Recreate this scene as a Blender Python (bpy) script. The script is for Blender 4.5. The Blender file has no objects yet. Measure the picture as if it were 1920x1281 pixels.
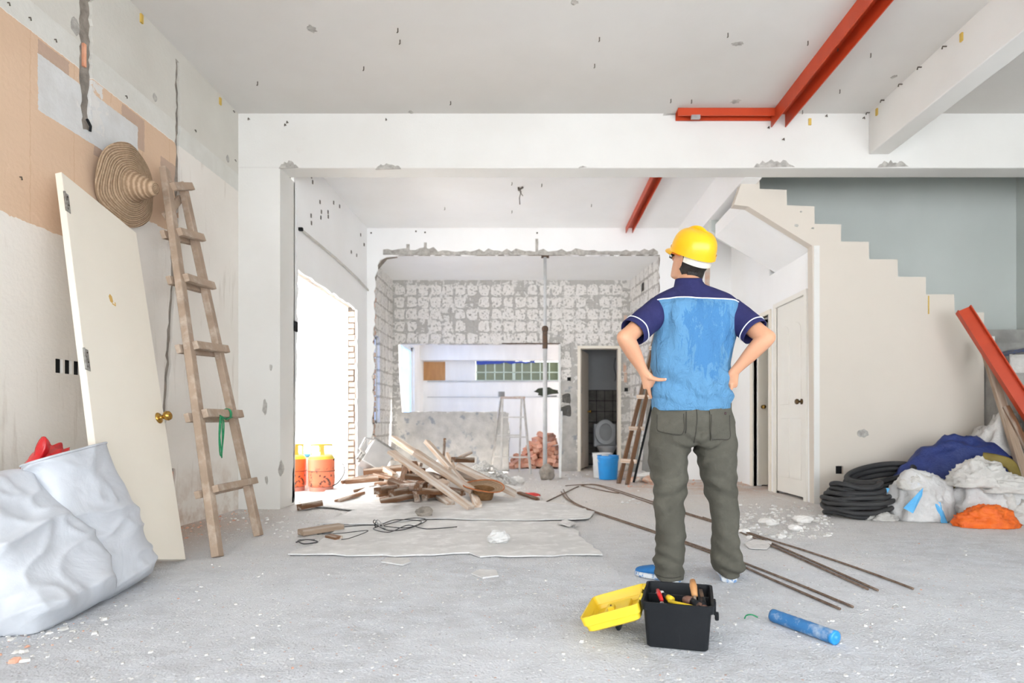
import bpy, bmesh, math, random
from mathutils import Vector, Matrix, noise
from mathutils.geometry import tessellate_polygon
from mathutils.bvhtree import BVHTree

sc = bpy.context.scene
# ---------------------------------------------------------------- camera
F, CX, CY, H = 1120.0, 1003.0, 793.0, 0.8      # focal length (px), principal point, eye height (m)
cam_d = bpy.data.cameras.new('camera'); cam = bpy.data.objects.new('camera', cam_d)
sc.collection.objects.link(cam); sc.camera = cam
cam.location = (0, 0, H); cam.rotation_euler = (math.pi/2, 0, 0)
cam_d.sensor_width = 36; cam_d.lens = 36*F/1920
cam_d.shift_x = -(CX-960)/1920; cam_d.shift_y = (CY-640.5)/1920
cam_d.clip_start = .05
cam_d.dof.use_dof = True; cam_d.dof.focus_distance = 3.0; cam_d.dof.aperture_fstop = 2.4
# ---------------------------------------------------------------- sky and exposure
w = bpy.data.worlds.new('sky'); sc.world = w; w.use_nodes = True
bg = w.node_tree.nodes['Background']
bg.inputs[0].default_value = (0.90, 0.955, 1.0, 1); bg.inputs[1].default_value = 5.0
sun_d = bpy.data.lights.new('sun', 'SUN'); sun = bpy.data.objects.new('sun', sun_d); sc.collection.objects.link(sun)
sun_d.energy = 36; sun_d.angle = math.radians(3); sun_d.color = (1, .985, .965)
sun.rotation_euler = Vector((-.36, -.20, -.90)).to_track_quat('-Z', 'Y').to_euler(); sun.location = (4, 4, 9)
vs = sc.view_settings
vs.view_transform = 'Standard'; vs.look = 'None'; vs.gamma = 1; vs.use_curve_mapping = False
vs.exposure = 0.40
sc.cycles.max_bounces = 9; sc.cycles.diffuse_bounces = 7; sc.cycles.glossy_bounces = 3; sc.cycles.adaptive_threshold = .05; sc.cycles.sample_clamp_indirect = 8

# ---------------------------------------------------------------- helpers
C = sc.collection
R = math.radians
rnd = random.Random(7)
def V(*a): return Vector(a)
def P(x, y, d): return Vector(((x-CX)*d/F, d, H+(CY-y)*d/F))          # photo point at distance d
def G(x, y, z=0.0):                                                    # photo point on the level z
    d = (H-z)*F/(y-CY); return Vector(((x-CX)*d/F, d, z))
def wm(o):
    m = o.matrix_basis.copy()
    while o.parent: o = o.parent; m = o.matrix_basis @ m
    return m
def tag(o, label=None, cat=None, group=None, kind=None):
    if label: o['label'] = label
    if cat: o['category'] = cat
    if group: o['group'] = group
    if kind: o['kind'] = kind
    return o
def thing(name, label, cat, loc=(0, 0, 0), rotz=0, group=None, mat=None):
    o = bpy.data.objects.new(name, None); C.objects.link(o)
    o.empty_display_size = .1
    if mat is not None: o.matrix_basis = mat
    else: o.location = loc; o.rotation_euler = (0, 0, rotz)
    return tag(o, label, cat, group)
def copy_tree(o, parent=None):
    c = o.copy(); C.objects.link(c); c.parent = parent
    for ch in list(o.children): copy_tree(ch, c)
    return c
def crom(pts, n):
    """Catmull-Rom through tuples / vectors, n samples per span"""
    pts = [Vector(p) for p in pts]; out = []
    for i in range(len(pts)-1):
        p0 = pts[max(i-1, 0)]; p1 = pts[i]; p2 = pts[i+1]; p3 = pts[min(i+2, len(pts)-1)]
        for k in range(n):
            t = k/n
            out.append(.5*((2*p1)+(p2-p0)*t+(2*p0-5*p1+4*p2-p3)*t*t+(3*p1-p0-3*p2+p3)*t**3))
    out.append(pts[-1]); return out
def frame_from(d, ref=Vector((0, 0, 1))):
    d = d.normalized()
    if abs(d.dot(ref)) > .98: ref = Vector((0, 1, 0)) if abs(d.y) < .9 else Vector((1, 0, 0))
    s = d.cross(ref).normalized(); u = s.cross(d).normalized()
    return d, s, u
class MB:
    def __init__(s): s.v = []; s.f = []
    def add(s, vs, fs):
        b = len(s.v); s.v += [Vector(q) for q in vs]; s.f += [tuple(b+i for i in f) for f in fs]; return s
    def box(s, x0, x1, y0, y1, z0, z1, m=None):
        q = [V(x, y, z) for x in (x0, x1) for y in (y0, y1) for z in (z0, z1)]
        if m is not None: q = [m @ p for p in q]
        return s.add(q, [(0, 1, 3, 2), (4, 6, 7, 5), (0, 4, 5, 1), (2, 3, 7, 6), (0, 2, 6, 4), (1, 5, 7, 3)])
    def bar(s, p0, p1, w, h, ref=Vector((0, 0, 1))):
        p0 = Vector(p0); p1 = Vector(p1); d, sd, u = frame_from(p1-p0, Vector(ref))
        q = [p+sd*a*w/2+u*b*h/2 for p in (p0, p1) for a in (-1, 1) for b in (-1, 1)]
        return s.add(q, [(0, 1, 3, 2), (4, 6, 7, 5), (0, 4, 5, 1), (2, 3, 7, 6), (0, 2, 6, 4), (1, 5, 7, 3)])
    def loft(s, rings, cap=True, closed=False):
        n = len(rings[0]); b = len(s.v)
        for r in rings: s.v += [Vector(q) for q in r]
        m = len(rings)
        for i in range(m if closed else m-1):
            for k in range(n):
                a = b+i*n+k; c = b+i*n+(k+1) % n; i2 = (i+1) % m
                s.f.append((a, c, b+i2*n+(k+1) % n, b+i2*n+k))
        if cap and not closed:
            s.f.append(tuple(b+k for k in reversed(range(n)))); s.f.append(tuple(b+(m-1)*n+k for k in range(n)))
        return s
    def tube(s, pts, r, n=8, cap=True, ref=Vector((0, 0, 1)), flat=1.0, closed=False):
        pts = [Vector(p) for p in pts]; rings = []; m = len(pts); sd0 = None
        for i, p in enumerate(pts):
            if closed: t = pts[(i+1) % m]-pts[i-1]
            else: t = pts[min(i+1, m-1)]-pts[max(i-1, 0)]
            if t.length < 1e-9: t = V(0, 0, 1)
            t.normalize()
            if sd0 is None: _, sd, u = frame_from(t, Vector(ref))
            else:
                sd = sd0-t*sd0.dot(t)
                sd = sd.normalized() if sd.length > 1e-6 else frame_from(t)[1]
                u = sd.cross(t).normalized()
            sd0 = sd; rr = r[i] if isinstance(r, (list, tuple)) else r
            ra, rb = rr if isinstance(rr, (list, tuple)) else (rr, rr*flat)
            rings.append([p+sd*ra*math.cos(2*math.pi*k/n)+u*rb*math.sin(2*math.pi*k/n) for k in range(n)])
        return s.loft(rings, cap, closed)
    def lathe(s, prof, n=24, m=None, cap=True):
        m = m or Matrix()
        rings = [[m @ V(r*math.cos(2*math.pi*k/n), r*math.sin(2*math.pi*k/n), z) for k in range(n)] for r, z in prof]
        return s.loft(rings, cap)
    def ell(s, c, a, b, d, m=None, n=16, k=10):
        m = m or Matrix.Translation(c)
        prof = [(math.sin(math.pi*i/k), -math.cos(math.pi*i/k)) for i in range(k+1)]
        prof[0] = (.02, -1); prof[-1] = (.02, 1)
        rings = [[m @ V(a*r*math.cos(2*math.pi*q/n), b*r*math.sin(2*math.pi*q/n), d*z) for q in range(n)] for r, z in prof]
        return s.loft(rings)
    def prism(s, poly, O, U, W, N, depth):
        """flat polygon (u,v) in plane O,U,W pushed back along -N by depth"""
        return s.skin(poly, [], O, U, W, N, depth)
    def skin(s, outer, holes, O, U, W, N, depth):
        O, U, W, N = Vector(O), Vector(U), Vector(W), Vector(N)
        loops = [[Vector((p[0], p[1], 0)) for p in l] for l in [outer]+list(holes)]
        tris = tessellate_polygon(loops); flat = [p for l in loops for p in l]; n = len(flat)
        vs = [O+U*p.x+W*p.y for p in flat]; vs += [q-N*depth for q in vs]
        fs = [tuple(t) for t in tris]+[(t[2]+n, t[1]+n, t[0]+n) for t in tris]
        b = 0
        for l in loops:
            k = len(l)
            for i in range(k): fs.append((b+i, b+(i+1) % k, n+b+(i+1) % k, n+b+i))
            b += k
        return s.add(vs, fs)
    def build(s, name, mat, parent=None, local=False, origin=None, smooth=False, bev=0, label=None, cat=None, group=None, kind=None, auto=None, recalc=True):
        me = bpy.data.meshes.new(name); o = bpy.data.objects.new(name, me); C.objects.link(o)
        vs = s.v
        if parent is not None:
            o.parent = parent
            if not local: mi = wm(parent).inverted(); vs = [mi @ q for q in vs]
        elif not local:
            if origin is None:
                xs = [q.x for q in vs]; ys = [q.y for q in vs]; zs = [q.z for q in vs]
                origin = V((min(xs)+max(xs))/2, (min(ys)+max(ys))/2, min(zs))
            origin = Vector(origin); o.location = origin; vs = [q-origin for q in vs]
        bm = bmesh.new(); bv = [bm.verts.new(q) for q in vs]
        for f in s.f:
            try: bm.faces.new([bv[i] for i in f])
            except ValueError: pass
        if recalc: bmesh.ops.recalc_face_normals(bm, faces=bm.faces)
        if bev: bmesh.ops.bevel(bm, geom=[e for e in bm.edges if len(e.link_faces) == 2 and e.calc_face_angle(0) > .6], offset=bev, segments=2 if bev > .004 else 1, affect='EDGES', profile=.6, clamp_overlap=True)
        for f in bm.faces: f.smooth = smooth or bool(auto)
        if auto:
            for e in bm.edges:
                if len(e.link_faces) == 2 and e.calc_face_angle(0) > auto: e.smooth = False
        bm.to_mesh(me); bm.free()
        if mat: me.materials.append(mat)
        return tag(o, label, cat, group, kind)
def struct(o): o['kind'] = 'structure'; return o
def jag(poly, step, amp, seed=0, closed=True, skip=()):
    r = random.Random(seed); out = []; n = len(poly)
    for i in range(n if closed else n-1):
        a = Vector(poly[i]); b = Vector(poly[(i+1) % n]); out.append(tuple(a))
        if i in skip: continue
        L = (b-a).length; k = max(1, int(L/step)); nn = Vector((-(b-a).y, (b-a).x)).normalized() if L > 0 else Vector((0, 0))
        for j in range(1, k):
            t = (j+r.uniform(-.3, .3))/k; out.append(tuple(a+(b-a)*t+nn*r.gauss(0, amp)))
    return out

# ---------------------------------------------------------------- materials
class NT:
    def __init__(s, name):
        s.m = bpy.data.materials.new(name); s.m.use_nodes = True; s.t = s.m.node_tree; s.b = s.t.nodes['Principled BSDF']
    def n(s, typ, **kw):
        nd = s.t.nodes.new(typ)
        for k, v in kw.items(): setattr(nd, k, v)
        return nd
    def put(s, sock, v):
        if hasattr(v, 'is_linked') or isinstance(v, bpy.types.NodeSocket): s.t.links.new(v, sock)
        else:
            if sock.type == 'RGBA' and len(v) == 3: v = (*v, 1)
            sock.default_value = v
    def math(s, op, a, b=0.0, c=None, clamp=False):
        nd = s.n('ShaderNodeMath', operation=op); nd.use_clamp = clamp
        s.put(nd.inputs[0], a); s.put(nd.inputs[1], b)
        if c is not None: s.put(nd.inputs[2], c)
        return nd.outputs[0]
    def mix(s, f, a, b, bt='MIX'):
        nd = s.n('ShaderNodeMix', data_type='RGBA', blend_type=bt)
        s.put(nd.inputs[0], f); s.put(nd.inputs[6], a); s.put(nd.inputs[7], b); return nd.outputs[2]
    def coord(s, kind='Object'):
        if kind == 'World': return s.n('ShaderNodeNewGeometry').outputs['Position']
        return s.n('ShaderNodeTexCoord').outputs[kind]
    def scale(s, co, v):
        nd = s.n('ShaderNodeMapping'); s.put(nd.inputs['Vector'], co); nd.inputs['Scale'].default_value = v; return nd.outputs[0]
    def noise(s, co, sc_, det=4, rough=.55, dist=0):
        nd = s.n('ShaderNodeTexNoise'); s.put(nd.inputs['Vector'], co); nd.inputs['Scale'].default_value = sc_
        nd.inputs['Detail'].default_value = det; nd.inputs['Roughness'].default_value = rough; nd.inputs['Distortion'].default_value = dist
        return nd.outputs['Fac']
    def voro(s, co, sc_, feat='F1', out='Distance'):
        nd = s.n('ShaderNodeTexVoronoi', feature=feat); s.put(nd.inputs['Vector'], co); nd.inputs['Scale'].default_value = sc_; return nd.outputs[out]
    def ramp(s, f, lo, hi):
        nd = s.n('ShaderNodeMapRange'); s.put(nd.inputs[0], f); nd.inputs[1].default_value = lo; nd.inputs[2].default_value = hi; nd.clamp = True
        return nd.outputs[0]
    def xyz(s, co):
        nd = s.n('ShaderNodeSeparateXYZ'); s.put(nd.inputs[0], co); return nd.outputs
    def bump(s, h, strength, dist=.01):
        nd = s.n('ShaderNodeBump'); s.put(nd.inputs['Height'], h); nd.inputs['Strength'].default_value = strength; nd.inputs['Distance'].default_value = dist
        s.t.links.new(nd.outputs[0], s.b.inputs['Normal'])
    def done(s, col, rough=.7, metal=0, spec=.3):
        s.put(s.b.inputs['Base Color'], col); s.put(s.b.inputs['Roughness'], rough); s.b.inputs['Metallic'].default_value = metal
        s.b.inputs['Specular IOR Level'].default_value = spec; return s.m
def pm(name, c1, c2=None, sc_=6, rough=.7, bump=0, bsc=40, metal=0, spec=.3, lo=.35, hi=.65, stretch=None, rand=0, c3=None, sc3=3, lo3=.6, hi3=.7, trans=0, coord='Object', bdist=.01):
    N = NT(name); co = N.coord(coord)
    if stretch: co = N.scale(co, stretch)
    if c2 is None: c2 = tuple(x*.86 for x in c1)
    col = N.mix(N.ramp(N.noise(co, sc_), lo, hi), c1, c2)
    if c3: col = N.mix(N.ramp(N.noise(co, sc3, 6, .65), lo3, hi3), col, c3)
    if rand:
        oi = N.n('ShaderNodeObjectInfo'); h = N.n('ShaderNodeHueSaturation'); N.put(h.inputs['Color'], col)
        N.put(h.inputs['Value'], N.math('MULTIPLY_ADD', oi.outputs['Random'], 2*rand, 1-rand)); col = h.outputs[0]
    if bump: N.bump(N.noise(co, bsc, 5, .6), bump, bdist)
    N.done(col, rough, metal, spec)
    if trans:
        N.b.inputs['Transmission Weight'].default_value = trans
    return N.m
WHITE = (.715, .705, .675)
m_plaster = pm('white_plaster', WHITE, (.675, .66, .625), 1.3, .85, .12, 60, c3=(.60, .575, .53), sc3=1.1, lo3=.66, hi3=.8, coord='World')
m_ceil = pm('ceiling_paint', (.625, .605, .575), (.58, .555, .52), .9, .9, .10, 50, c3=(.56, .54, .505), sc3=.8, lo3=.66, hi3=.8, coord='World')
m_bright = pm('fresh_white_paint', (.87, .87, .865), (.835, .83, .82), 1.2, .8, .06, 60, coord='World')
m_cream = pm('cream_plaster', (.64, .58, .505), (.61, .555, .485), 1.0, .85, .08, 60, c3=(.60, .54, .47), sc3=1.7, lo3=.68, hi3=.78, coord='World')
m_green = pm('grey_green_paint', (.60, .63, .60), (.555, .585, .555), .9, .85, .06, 60, coord='World')
m_mortar = pm('bare_mortar', (.36, .315, .27), (.22, .195, .17), 14, .95, .9, 45, coord='World')
m_conc = pm('bare_concrete', (.36, .35, .325), (.26, .25, .235), 5, .95, .6, 35, coord='World')
m_chip = pm('broken_plaster', (.50, .48, .44), (.33, .31, .285), 22, .95, .9, 60, coord='World')
m_brick = pm('clay_brick', (.62, .27, .16), (.70, .40, .27), 9, .9, .4, 60, rand=.22, c3=(.68, .56, .48), sc3=7, lo3=.58, hi3=.7)
m_brick2 = pm('new_clay_brick', (.72, .34, .22), (.76, .45, .33), 8, .9, .3, 60, rand=.18)
m_oldbrick = pm('mortar_dusted_brick', (.62, .36, .25), (.66, .52, .43), 9, .95, .5, 60, rand=.2, c3=(.62, .58, .53), sc3=6, lo3=.5, hi3=.62)
m_black = pm('black_plastic', (.008, .009, .011), (.011, .012, .014), 5, .5, .05, 200, spec=.2)
m_dark = pm('dark_void', (.01, .01, .011), None, 5, .9)
m_steel = pm('galvanised_steel', (.55, .55, .54), (.42, .41, .40), 12, .45, .05, 60, metal=.7)
m_rust = pm('rusty_steel', (.16, .095, .06), (.10, .075, .06), 30, .75, .3, 120, metal=.3)
m_red = pm('red_oxide_paint', (.52, .058, .016), (.46, .05, .014), 5, .45, .05, 40, spec=.4)
m_brass = pm('brass', (.55, .33, .08), (.38, .22, .05), 9, .25, 0, metal=1)
m_chrome = pm('dull_hinge_metal', (.42, .41, .39), (.25, .24, .22), 40, .5, .1, 90, metal=.8)
m_wood = pm('weathered_wood', (.37, .275, .20), (.29, .21, .15), 7, .85, .35, 50, stretch=(.6, 9, 9), c3=(.52, .45, .38), sc3=2.5, lo3=.5, hi3=.72)
m_wood_ladder = pm('dusty_ladder_wood', (.42, .315, .235), (.33, .245, .18), 5, .85, .3, 60, c3=(.54, .45, .37), sc3=9, lo3=.5, hi3=.75)
m_wood_dark = pm('dark_hardwood', (.21, .10, .048), (.14, .07, .035), 6, .7, .3, 50, stretch=(.6, 9, 9), rand=.3, c3=(.52, .45, .38), sc3=2.2, lo3=.5, hi3=.66)
m_wood_pale = pm('dusty_pale_wood', (.47, .33, .23), (.58, .49, .41), 6, .85, .3, 50, stretch=(.6, 9, 9), rand=.15, c3=(.66, .61, .56), sc3=3, lo3=.48, hi3=.64)
m_wood_ply = pm('orange_plywood', (.52, .27, .11), (.42, .21, .085), 4, .6, .1, 50, stretch=(4, 4, .8))
m_doorcream = pm('cream_door_paint', (.80, .745, .645), (.77, .71, .61), 1.5, .4, .03, 50, c3=(.70, .63, .53), sc3=2, lo3=.66, hi3=.8)
m_doorwhite = pm('ivory_door_paint', (.80, .78, .72), (.77, .745, .685), 2, .45, .03, 50)
m_gold = pm('gold_sticker', (.62, .38, .10), None, 9, .5)
m_grey = pm('light_grey_paint', (.55, .56, .56), (.47, .475, .475), 8, .6, .05, 60)
m_white = pm('white_plastic', (.78, .78, .76), (.70, .70, .68), 8, .45)
m_pvc = pm('pale_conduit', (.60, .58, .54), (.52, .50, .47), 8, .6)
# ================================================================ special surface materials
def wall_left_material():
    N = NT('left_wall_paint'); pos = N.coord('World'); X = N.xyz(pos)
    wob = N.math('MULTIPLY', N.math('SUBTRACT', N.noise(pos, 9, 6, .65), .5), .07)
    wob2 = N.math('MULTIPLY', N.math('SUBTRACT', N.noise(pos, 30, 5, .65), .5), .03)
    y = N.math('ADD', X[1], wob2); z = N.math('ADD', X[2], N.math('MULTIPLY', wob2, .6)); zr = N.math('ADD', X[2], wob)
    gt = lambda a, b: N.math('GREATER_THAN', a, b)
    lt = lambda a, b: N.math('LESS_THAN', a, b)
    mul = lambda *a: a[0] if len(a) == 1 else N.math('MULTIPLY', a[0], mul(*a[1:]))
    box = lambda y0, y1, z0, z1: mul(gt(y, y0), lt(y, y1), gt(z, z0), lt(z, z1))
    n1 = N.noise(pos, 1.4, 5); n2 = N.noise(pos, 6, 5, .6)
    lower = N.mix(N.ramp(n1, .35, .7), (.775, .735, .68), (.725, .68, .62))
    lower = N.mix(N.ramp(N.noise(N.scale(pos, (1, 5, .6)), 3, 5), .6, .75), lower, (.60, .545, .48))
    upper = N.mix(N.ramp(n1, .35, .7), (.63, .61, .555), (.565, .54, .485))
    band = N.mix(N.ramp(n2, .3, .7), (.66, .65, .605), (.60, .585, .535))
    col = N.mix(gt(z, 2.94), lower, band)
    col = N.mix(gt(z, 3.10), col, upper)
    seam = lt(N.math('ABSOLUTE', N.math('SUBTRACT', N.math('MODULO', y, .31), .15)), .004)
    peach = N.mix(N.ramp(n1, .35, .65), (.66, .475, .335), (.61, .43, .30))
    peach = N.mix(N.math('MULTIPLY', seam, .35), peach, (.52, .33, .20))
    peach = N.mix(N.ramp(n2, .62, .75), peach, (.74, .55, .40))
    pmask = mul(lt(z, 2.935), lt(y, 4.6), N.math('MAXIMUM', mul(gt(zr, 1.885), lt(y, 3.95)), gt(zr, 2.24)))
    col = N.mix(pmask, col, peach)
    brown = N.math('MAXIMUM', box(3.30, 3.52, 2.76, 2.925), N.math('MAXIMUM', box(3.97, 4.20, 2.70, 2.925), N.math('MAXIMUM', box(4.38, 4.60, 2.58, 2.76), box(3.72, 4.02, 2.47, 2.56))))
    col = N.mix(N.math('MULTIPLY', brown, .8), col, (.44, .32, .25))
    col = N.mix(box(3.30, 4.13, 2.53, 2.845), col, N.mix(N.ramp(n2, .3, .7), (.66, .66, .65), (.58, .57, .55)))
    ragged = N.math('GREATER_THAN', N.noise(pos, 16, 6, .7), N.math('ADD', .42, N.math('MULTIPLY', N.math('ABSOLUTE', N.math('SUBTRACT', X[1], 3.72)), 1.6)))
    col = N.mix(mul(ragged, gt(z, 2.62), lt(z, 2.93)), col, (.68, .66, .63))
    lowdirt = mul(N.ramp(N.math('ADD', X[2], N.math('MULTIPLY', n2, .5)), .75, .25), N.ramp(N.noise(pos, 4, 6, .7), .42, .6))
    col = N.mix(N.math('MULTIPLY', lowdirt, .75), col, (.47, .33, .24))
    N.bump(N.noise(pos, 35, 6, .6), .25)
    return N.done(col, .85, 0, .25)
def floor_material():
    N = NT('dusty_concrete_floor'); pos = N.coord('World'); X = N.xyz(pos)
    big = N.noise(pos, .9, 6, .6); mid = N.noise(N.scale(pos, (1, 1.5, 1)), 6, 8, .7, .5); fine = N.noise(pos, 70, 5, .7); grit = N.voro(pos, 120)
    col = N.mix(N.ramp(mid, .34, .62), (.70, .72, .76), (.545, .55, .57))
    col = N.mix(N.ramp(big, .42, .68), col, (.72, .73, .755))
    warm = N.math('MULTIPLY', N.ramp(N.math('ADD', X[1], N.math('MULTIPLY', big, 3.0)), 4.6, 7.4), .85)
    col = N.mix(warm, col, N.mix(N.ramp(mid, .35, .65), (.67, .615, .56), (.73, .69, .65)))
    wl = N.math('MULTIPLY', N.math('MULTIPLY', N.ramp(N.math('ADD', X[0], N.math('MULTIPLY', mid, .5)), -1.75, -2.4), N.ramp(X[1], 2.9, 3.8)), N.ramp(X[1], 5.4, 4.6))
    col = N.mix(wl, col, N.mix(N.ramp(fine, .35, .6), (.47, .35, .27), (.56, .45, .37)))
    br = N.math('MULTIPLY', N.math('MULTIPLY', N.ramp(X[1], 6.2, 7.4), N.ramp(X[0], .6, 1.6)), N.ramp(N.noise(pos, 3, 6, .7), .4, .6))
    col = N.mix(br, col, (.60, .43, .33))
    col = N.mix(N.ramp(fine, .6, .72), col, (.76, .755, .75))
    col = N.mix(N.math('MULTIPLY', N.ramp(fine, .42, .3), .5), col, (.44, .44, .45))
    vo = N.voro(pos, 48); vc = N.xyz(N.voro(pos, 48, 'F1', 'Color'))
    col = N.mix(N.math('MULTIPLY', N.ramp(vo, .30, .2), N.math('GREATER_THAN', vc[0], .72)), col, (.84, .85, .87))
    col = N.mix(N.math('MULTIPLY', N.ramp(vo, .25, .15), N.math('LESS_THAN', vc[0], .05)), col, (.62, .38, .30))
    col = N.mix(N.math('MULTIPLY', N.ramp(vo, .25, .15), N.math('LESS_THAN', N.math('ABSOLUTE', N.math('SUBTRACT', vc[1], .5)), .04)), col, (.36, .36, .38))
    col = N.mix(N.ramp(N.noise(pos, 26, 4, .8), .685, .70), col, (.80, .79, .78))
    scr = N.ramp(N.noise(N.scale(pos, (14, 3, 1)), 4, 4, .7, 1.2), .66, .70)
    col = N.mix(N.math('MULTIPLY', scr, .35), col, (.40, .40, .41))
    h = N.math('ADD', N.math('MULTIPLY', mid, .8), N.math('ADD', N.math('MULTIPLY', fine, .5), N.math('MULTIPLY', grit, .25)))
    N.bump(h, .8, .025)
    return N.done(col, .92, 0, .15)
def scar_material(name, ua, white, grey, bias, mortar_dark=(.28, .27, .25)):
    """plaster left behind hacked-off tiles: joints in grey, combed remains of white adhesive. ua = axis index of the horizontal"""
    N = NT(name); pos = N.coord('World'); X = N.xyz(pos)
    n = N.noise(pos, 13, 6, .65, .6); n2 = N.noise(pos, 40, 5, .7); big = N.noise(pos, 1.6, 4)
    T = .2
    cell = lambda v: N.math('ABSOLUTE', N.math('SUBTRACT', N.math('FRACT', N.math('DIVIDE', N.math('ADD', v, 50.0), T)), .5))
    edge = N.math('MAXIMUM', cell(X[ua]), cell(X[2]))
    f = N.math('ADD', n, N.math('MULTIPLY', N.math('SUBTRACT', big, .5), .5))
    f = N.math('SUBTRACT', f, N.math('MULTIPLY', N.ramp(edge, .36, .5), .28))
    col = N.mix(N.ramp(f, bias, bias+.05), grey, white)
    col = N.mix(N.ramp(n2, .60, .7), col, mortar_dark)
    N.bump(N.math('ADD', f, N.math('MULTIPLY', n2, .4)), .8, .03)
    return N.done(col, .95, 0, .15)
m_wall_left = wall_left_material()
m_floor = floor_material()
m_scar = scar_material('hacked_tile_wall', 0, (.74, .72, .685), (.48, .465, .435), .50)
m_scar_side = scar_material('hacked_tile_side_wall', 1, (.80, .775, .74), (.50, .475, .44), .34, (.42, .39, .36))
m_scar_low = pm('hacked_cement_render', (.54, .52, .485), (.42, .405, .38), 7, .95, 1.0, 20, c3=(.30, .31, .325), sc3=6, lo3=.58, hi3=.64, coord='World')
m_pad = pm('tile_adhesive', (.80, .775, .745), (.72, .69, .65), 20, .95, .7, 60, c3=(.44, .425, .39), sc3=26, lo3=.56, hi3=.6, coord='World')
m_darktile = pm('dark_tile_bed', (.20, .185, .17), (.13, .12, .11), 9, .9, .6, 40, coord='World')
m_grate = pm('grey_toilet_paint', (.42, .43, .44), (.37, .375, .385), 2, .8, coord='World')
m_kitchen = pm('kitchen_white', (.84, .83, .81), (.79, .78, .76), 2, .8, .05, 40, stretch=(3, 3, .6), coord='World')

# ================================================================ the setting
WX, BX, RX = -2.746, -2.36, 5.60        # left wall, rear-left wall, right wall
D1, D1b, D2, D2b, D3 = 5.53, 5.75, 8.40, 8.55, 9.90
ZC, ZB, ZH = 3.664, 3.54, 3.16
o = MB().box(-9, 11, -9, 17, -.12, 0).build('floor', m_floor, label='dusty grey concrete floor strewn with chips', kind='structure')
# left wall, its chases and its switch boxes
def wl(y0, y1, mat): pass
def pxw(x, y, X): d = X*F/(x-CX); return (d, H+(CY-y)*d/F)     # photo point -> (depth, height) on a wall at X
chase1 = jag([(3.61, 3.62), (3.71, 3.62), (3.70, 3.2), (3.71, 2.95), (3.69, 2.75), (3.70, 2.60), (3.63, 2.585), (3.62, 2.75), (3.60, 3.0), (3.605, 3.3)], .035, .006, 3)
chase2 = jag([(4.56, 3.585), (4.615, 3.585), (4.62, 3.2), (4.62, 2.6), (4.575, 2.0), (4.515, 1.4), (4.45, .8), (4.40, .8), (4.455, 1.4), (4.50, 1.8), (4.50, 2.05), (4.555, 2.4), (4.57, 3.1)], .05, .006, 4)
boxes = [pxw(104, 672, WX), pxw(118, 672, WX)]
holes = [chase1, chase2]
y0, zt = pxw(104, 672, WX); _, zb = pxw(104, 699, WX)
for k in range(3): holes.append([(y0+k*.068, zb), (y0+.052+k*.068, zb), (y0+.052+k*.068, zt), (y0+k*.068, zt)])
holes.append(jag([(4.50, .30), (4.555, .30), (4.56, .45), (4.505, .46)], .05, .006, 5))
o = MB().skin([(-1.2, 0), (D1+.2, 0), (D1+.2, 3.9), (-1.2, 3.9)], holes, (WX, 0, 0), (0, 1, 0), (0, 0, 1), (1, 0, 0), .020).build('wall_left', m_wall_left, kind='structure', label='cream wall with peeling peach paint behind the wooden ladder')
MB().box(WX-.15, WX-.0205, -1.2, D1+.2, 0, 3.9).build('backing_mortar', m_mortar, o)
for k in range(3): MB().box(WX-.021, WX-.016, y0+k*.068-.002, y0+.054+k*.068, zb, zt).build('switch_box', m_dark, o)
MB().bar((WX-.02, 3.655, 3.12), (WX-.02, 3.655, 2.98), .03, .02).build('brick', m_brick, o)
MB().bar((WX-.02, 4.525, .33), (WX-.02, 4.525, .43), .04, .02).build('brick', m_brick, o)
MB().tube([(WX+.002, 3.66, 2.66), (WX+.02, 3.665, 2.62), (WX+.012, 3.67, 2.59)], .008).build('cut_cable', m_dark, o)
# small hooks, clips and filled holes on the upper left wall
m_nail = pm('nail_steel', (.13, .11, .09), None, 20, .6, metal=.5)
m_clip = pm('yellow_wall_plug', (.62, .42, .10), None, 20, .7)
for x, y, mt in ((264, 35, m_clip), (412, 190, m_clip), (437, 208, m_nail), (14, 5, m_nail), (54, 33, m_nail), (102, 74, m_nail), (235, 180, m_nail), (37, 332, m_nail), (440, 300, m_nail), (365, 244, m_nail)):
    d, z = pxw(x, y, WX)
    (MB().box(WX, WX+.012, d-.012, d+.012, z-.03, z+.03) if mt is m_clip else MB().tube([(WX-.01, d, z), (WX+.010, d, z), (WX+.013, d, z-.016)], .0035, 6)).build('wall_plug' if mt is m_clip else 'hook', mt, o)
for x, y, r in ((140, 48, .05), (290, 183, .03), (427, 298, .03)):
    d, z = pxw(x, y, WX); q = [(d+r*math.cos(a)*rnd.uniform(.6, .9), z+r*math.sin(a)*rnd.uniform(.8, 1.2)) for a in [i*.63 for i in range(10)]]
    MB().prism(q, (WX+.003, 0, 0), (0, 1, 0), (0, 0, 1), (1, 0, 0), .006).build('filler_patch', m_chip, o)
# column between the rooms
o = MB().box(WX-.03, BX, D1+.001, D1b+.12, 0, ZH).build('wall_column', m_plaster, kind='structure', label='white plastered column where the rooms meet')
for k, (x, y, r) in enumerate(((527, 880, .05), (497, 765, .05), (508, 690, .025), (500, 900, .03))):
    p = P(x, y, D1); q = [(p.x+r*.55*math.cos(a)*rnd.uniform(.6, 1.1), p.z+r*1.6*math.sin(a)*rnd.uniform(.6, 1.1)) for a in [i*.52 for i in range(12)]]
    MB().prism(q, (0, D1-.003, 0), (1, 0, 0), (0, 0, 1), (0, -1, 0), .008).build('plaster_chip', m_chip, o)
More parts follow.
